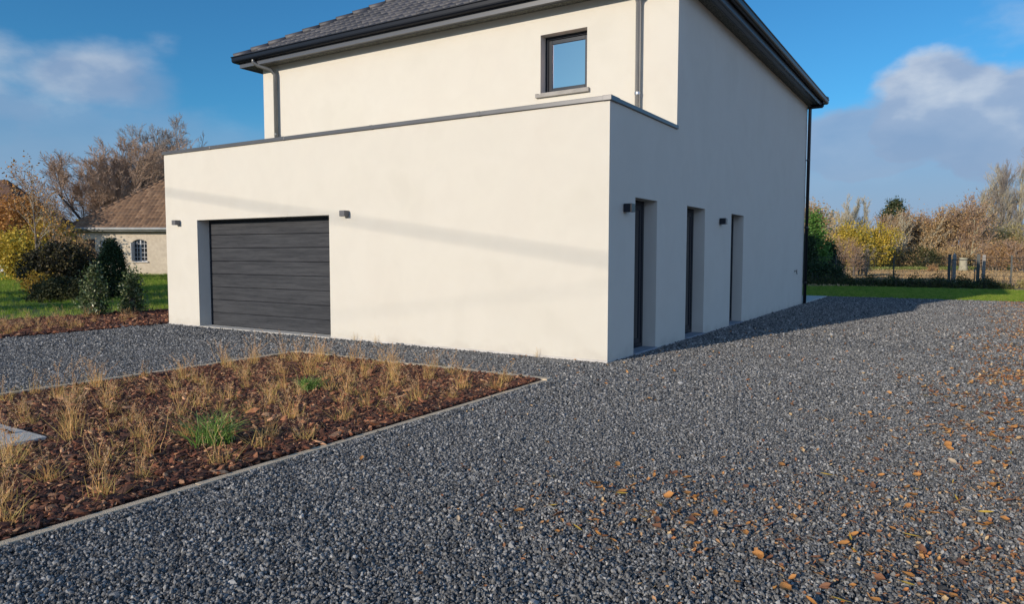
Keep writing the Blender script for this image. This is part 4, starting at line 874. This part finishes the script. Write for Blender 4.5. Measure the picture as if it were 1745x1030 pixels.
# far trees
bush('ivy_tree', bg(1384, 35.5), 'bright green leafy tree beside the rear corner of the house', 'tree', None, .8, .9, 3.3, 'leaf_green', 7500, .06, 51, 'cone', 160, .25)
bush('shrub', bg(1368, 34.5), 'tall dark green shrub half hidden behind the house corner', 'shrub', None, .6, .6, 2.6, 'leaf_darkgreen', 5000, .05, 52, 'round', 120, .2)
bush('shrub', bg(1412, 37.5), 'rounded dark green bush next to the bright green tree', 'bush', None, .75, .75, 2.0, 'leaf_darkgreen', 7000, .045, 53, 'cone', 200, .18)
bush('shrub', bg(1392, 33.5), 'low dark thicket behind the fence by the house', 'bush', None, 1.5, .8, 1.15, 'leaf_darkgreen', 8000, .045, 531, 'flat', 200, .18, rz=.5)
tree('bush', bg(1448, 44), 'rounded grey-brown bare bush behind the fence', 'bush', None, 2.7, 54, .06, 3, (9, 8, 7), ang=(15, 50), nstem=7, twig='twig_red', leaf='leaf_rust', nleaf=1600, lsize=.035, lspread=.15, first=.12, ratio=.5, minr=.006)
tree('bush', bg(1475, 46), 'smaller dark brown bush right of the rounded bare bush', 'bush', None, 1.9, 55, .05, 3, (8, 8, 6), ang=(15, 50), nstem=5, twig='twig_grey', leaf='leaf_juniper', nleaf=1400, lsize=.04, lspread=.15, first=.12, ratio=.5, minr=.006)
FT = 'autumn trees along the far side of the field'
PT_ = 'tall bare poplars at the right of the far trees'
def ft(u, d, v, lab, seed, group=FT, **k):
    h = zat(v, d) * 1.09; kw = dict(levels=3, kids=(11, 8, 6), r=.16, ang=(20, 50), nstem=3, first=.1, ratio=.52, minr=.018); kw.update(k); return tree(kw.pop('name', 'tree'), bg(u, d), lab, 'tree', group, h, seed, **kw)
ft(1392, 70, 352, 'tan and yellow tree directly beside the house edge', 60, leaf='leaf_tan', nleaf=5200, lsize=.10, lspread=.33, twig='twig_pale')
ft(1378, 78, 362, 'orange-tan tree partly hidden by the house corner', 61, leaf='leaf_gold', nleaf=4200, lsize=.10, lspread=.33, twig='twig_pale')
ft(1412, 105, 338, 'pale grey bare treetop above the yellow trees, nearest the house', 62, nstem=4, twig='twig_pale', bark='bark_pale', ang=(12, 32), trop=.1, levels=5, kids=(5, 5, 5, 4, 3), ratio=(.6, .68, .7, .72, .7), minr=.024)
ft(1448, 108, 340, 'second pale grey bare treetop above the yellow trees', 63, nstem=4, twig='twig_pale', bark='bark_pale', ang=(12, 32), trop=.1, levels=5, kids=(5, 5, 5, 4, 3), ratio=(.6, .68, .7, .72, .7), minr=.024)
ft(1424, 74, 392, 'rusty brown low tree left of the bright yellow tree', 64, leaf='leaf_rust', nleaf=4200, lsize=.09, lspread=.33, twig='twig_red')
ft(1452, 66, 384, 'bright yellow tree in the middle of the far tree line', 65, leaf='leaf_yellow', nleaf=10500, lsize=.09, lspread=.3, twig='twig_pale')
ft(1484, 68, 386, 'yellow-green tree right of the bright yellow tree', 66, leaf='leaf_yellow', nleaf=8500, lsize=.09, lspread=.3, twig='twig_pale')
bush('conifer', bg(1521, 84), 'dark green conifer top rising above the autumn trees', 'conifer', None, 2.9, 2.9, zat(339, 84), 'leaf_conifer', 14000, .11, 67, 'cone', 400, .09)
ft(1508, 74, 356, 'reddish bare tree with pale upright stems in front of the conifer', 68, nstem=6, twig='twig_red', bark='bark_pale', ang=(12, 34), trop=.12, leaf='leaf_rust', nleaf=1800, lsize=.07, lspread=.4)
ft(1534, 73, 362, 'bare brown tree with pale stems right of the conifer', 69, nstem=6, twig='twig_pale', bark='bark_pale', ang=(12, 34), trop=.12, leaf='leaf_tan', nleaf=1800, lsize=.07, lspread=.4)
ft(1556, 76, 368, 'rust-red leaved tree right of the pale-stemmed tree', 70, leaf='leaf_rust', nleaf=4800, lsize=.09, lspread=.33, twig='twig_red')
ft(1580, 74, 372, 'tan leaved tree behind the fence gate, left part', 71, leaf='leaf_tan', nleaf=5200, lsize=.09, lspread=.33, twig='twig_pale', bark='bark_pale')
ft(1603, 77, 366, 'orange-brown tree above the wooden gate post', 72, leaf='leaf_rust', nleaf=4200, lsize=.09, lspread=.33, twig='twig_red')
ft(1628, 75, 352, 'tall red-brown twiggy tree above the gate', 73, nstem=4, twig='twig_red', leaf='leaf_tan', nleaf=3000, lsize=.08, lspread=.33, levels=4, kids=(9, 7, 5, 3))
ft(1650, 74, 334, 'tallest red-brown twiggy tree left of the poplars', 74, nstem=4, twig='twig_red', bark='bark_pale', leaf='leaf_rust', nleaf=2600, lsize=.08, lspread=.36, levels=4, kids=(9, 8, 6, 3))
ft(1668, 76, 352, 'tan and brown tree at the foot of the first poplars', 75, twig='twig_red', leaf='leaf_tan', nleaf=4200, lsize=.09, lspread=.33)
ft(1700, 80, 388, 'olive-brown undergrowth tree beneath the poplars', 76, twig='twig_pale', leaf='leaf_olive', nleaf=4600, lsize=.09, lspread=.33)
ft(1738, 80, 380, 'olive-tan tree at the right edge beneath the poplars', 77, twig='twig_pale', leaf='leaf_olive', nleaf=5200, lsize=.09, lspread=.33)
for (u, v, sd, lab, rr_) in ((1664, 318, 80, 'leftmost and shortest tall bare poplar', .16), (1683, 296, 81, 'tall dark-stemmed bare poplar, second from the left', .2), (1701, 288, 82, 'straight bare poplar in the middle of the poplar row', .17), (1719, 284, 83, 'bare poplar just left of the thick pale trunk', .17), (1733, 276, 84, 'bare poplar with the thick pale yellow-green trunk', .34), (1752, 268, 85, 'tall poplar at the right picture edge with ivy', .22), (1785, 262, 86, 'poplar just beyond the right picture edge', .22)):
    ft(u, 92, v, lab, sd, PT_, name='bare_poplar', nstem=1, r=rr_, levels=4, kids=(24, 5, 5, 3), ang=(14, 34), trop=.09, ratio=(.34, .6, .65, .65), first=.2, twig='twig_pale' if sd % 2 == 0 else 'twig_grey', bark='bark_pale' if sd in (84, 80) else 'bark', wig=.05, leaf='leaf_tan' if sd in (80, 85) else None, nleaf=900, lsize=.07, lspread=.3, minr=.016)
ft(1702, 62, 412, 'reddish rounded bush in front of the poplars', 90, None, name='bush', nstem=8, r=.08, twig='twig_red', leaf='leaf_rust', nleaf=3200, lsize=.06, lspread=.3, first=.1)
ft(1728, 60, 408, 'red-brown bush right of the reddish rounded bush', 91, None, name='bush', nstem=8, r=.08, twig='twig_red', leaf='leaf_rust', nleaf=3200, lsize=.06, lspread=.3, first=.1)
ft(1682, 64, 420, 'brown low bush above the right gate post', 92, None, name='bush', nstem=8, r=.08, twig='twig_grey', leaf='leaf_tan', nleaf=2600, lsize=.06, lspread=.3, first=.1)
for i, (u, d, lab) in enumerate(((1500, 71, 'brown undergrowth below the bright yellow tree'), (1545, 71, 'brown undergrowth between the fence post and the gate'), (1572, 70, 'dark undergrowth left of the gate posts'), (1618, 71, 'tan undergrowth behind the wooden gate post'), (1668, 70, 'undergrowth right of the pale stump, coloured dark for a shadowed gap'), (1745, 68, 'brown undergrowth at the right picture edge'))):
    bush('undergrowth', bg(u, d), lab, 'bush', 'undergrowth below the far trees', 1.8, 1.2, 2.1 if i != 4 else 1.5, ['leaf_gold', 'leaf_tan', 'leaf_juniper', 'leaf_tan', 'leaf_purple', 'leaf_olive'][i], 3200, .07, 95 + i, 'round', 120, .22, rz=.5)  # the bush right of the stump gets dark leaves as painted shadow
# trees past the right edge so a step sideways still has a background
for i, u in enumerate((1790, 1830, 1875, 1920)): ft(u, 78, 372 - 4 * i, 'brown autumn tree beyond the right edge of the view', 110 + i, leaf=['leaf_tan', 'leaf_rust'][i % 2], nleaf=3200, lsize=.09, lspread=.33, twig='twig_red')
# pale stump and leaf heap beyond the gate
st = MB(); rg = np.random.default_rng(5); p_ = bg(1640, 62)
for k in range(1): st.tube([(0, 0, -.05), (.02, 0, .3), (0, .02, .8), (.03, .02, 1.15)], [.40, .33, .30, .33], 14)
so_ = st.build('tree_stump', 'bark_pale', smooth=True); so_.location = tuple(map(float, p_)); tag(so_, 'thick pale tree stump behind the gate at the foot of the far trees', 'tree stump')
bush('brush_heap', bg(1589, 60), 'low reddish-brown brush heap at the edge of the field left of the gate', 'brush heap', None, .42, .35, .75, 'leaf_rust', 900, .05, 120, 'flat', 30, .3)

# overhead cable outside the picture; its soft shadow crosses the garage wall
def sunup(x, z, dist): q = np.array([x, 0, z]) - np.array(SUN_DIR) * dist; return q
def pole(x, y, h, lab):
    p = empty('utility_pole', (x, y, 0), lab, 'utility pole', 'wooden poles of the overhead line')
    MB().tube([(0, 0, -.3), (0, 0, h)], [.14, .10], 12).build('pole', 'post_wood', p, smooth=True); MB().box(-.05, -.16, h - .3, .05, .16, h - .22).build('bracket', 'zinc', p)
a_ = sunup(-9.05, 2.54, 23); b_ = sunup(-.02, 1.31, 27)
dirn = (b_ - a_)
A2 = a_ - dirn * 1.3; B2 = b_ + dirn * .6
def cable(A, B, sag, r, lab):
    pts = [A + (B - A) * t - np.array([0, 0, sag]) * 4 * t * (1 - t) for t in np.linspace(0, 1, 40)]
    tag(MB().tube(pts, r, 8).build('overhead_cable', 'cable', smooth=True), lab, 'cable', 'overhead cables outside the picture')
    return pts
# sag bows the shadow as seen on the wall
cable(A2, B2, -.0, .017, 'thick black overhead cable whose shadow crosses the garage wall')
a2_ = sunup(-5.0, .36, 26); b2_ = sunup(-.02, .98, 26); d2_ = b2_ - a2_
cable(a2_ - d2_ * 3.5, b2_ + d2_ * 1.2, 0, .005, 'thin overhead cable whose faint shadow runs low on the garage wall')
pole(A2[0], A2[1], A2[2] + .3, 'wooden utility pole left of the picture, carrying the thick cable')
pole(B2[0], B2[1], B2[2] + .3, 'wooden utility pole behind the camera, carrying the thick cable')

# trees left of the picture that shade the lawn and bushes
for i, (x, y, h) in enumerate(((-22.5, -9.2, 5.6), (-26.5, -8.2, 6.2), (-18.8, -9.6, 5.0))):
    tree('tree', (x, y, 0), ['leafy olive tree left of the picture whose shade falls on the dark bush', 'taller olive tree left of the picture, farthest from the house', 'smaller olive tree left of the picture, nearest the drive'][i], 'tree', 'trees left of the picture', h, 130 + i, .12, 3, (9, 7, 6), leaf='leaf_olive', nleaf=7000, lsize=.09, lspread=.35, first=.45)
# fallen leaves lying over the field, meadow tufts at its far side
rg = np.random.default_rng(77); n = 30000; d_ = rg.uniform(31, 66, n); u_ = rg.uniform(1330, 1960, n)
P = np.stack([CAMP[0] + HF[0] * d_ + HR[0] * (u_ - 872.5) / F * d_, CAMP[1] + HF[1] * d_ + HR[1] * (u_ - 872.5) / F * d_, rg.uniform(.0, .07, n)], 1)
V, Q = leafquads(P, .06, 4); o = mesh_np('leaf_litter', V, Q, 'leaf_tan'); tag(o, 'tan fallen leaves covering the field beyond the fence', None, None, 'stuff')
n = 16000; d_ = rg.uniform(64, 80, n); u_ = rg.uniform(1400, 1960, n)
P = np.stack([CAMP[0] + HF[0] * d_ + HR[0] * (u_ - 872.5) / F * d_, CAMP[1] + HF[1] * d_ + HR[1] * (u_ - 872.5) / F * d_, rg.uniform(.0, .3, n)], 1)
V, Q = leafquads(P, .09, 6); o = mesh_np('grass', V, Q, 'leaf_meadow'); tag(o, 'rough green grass strip along the foot of the far trees', None, None, 'stuff')
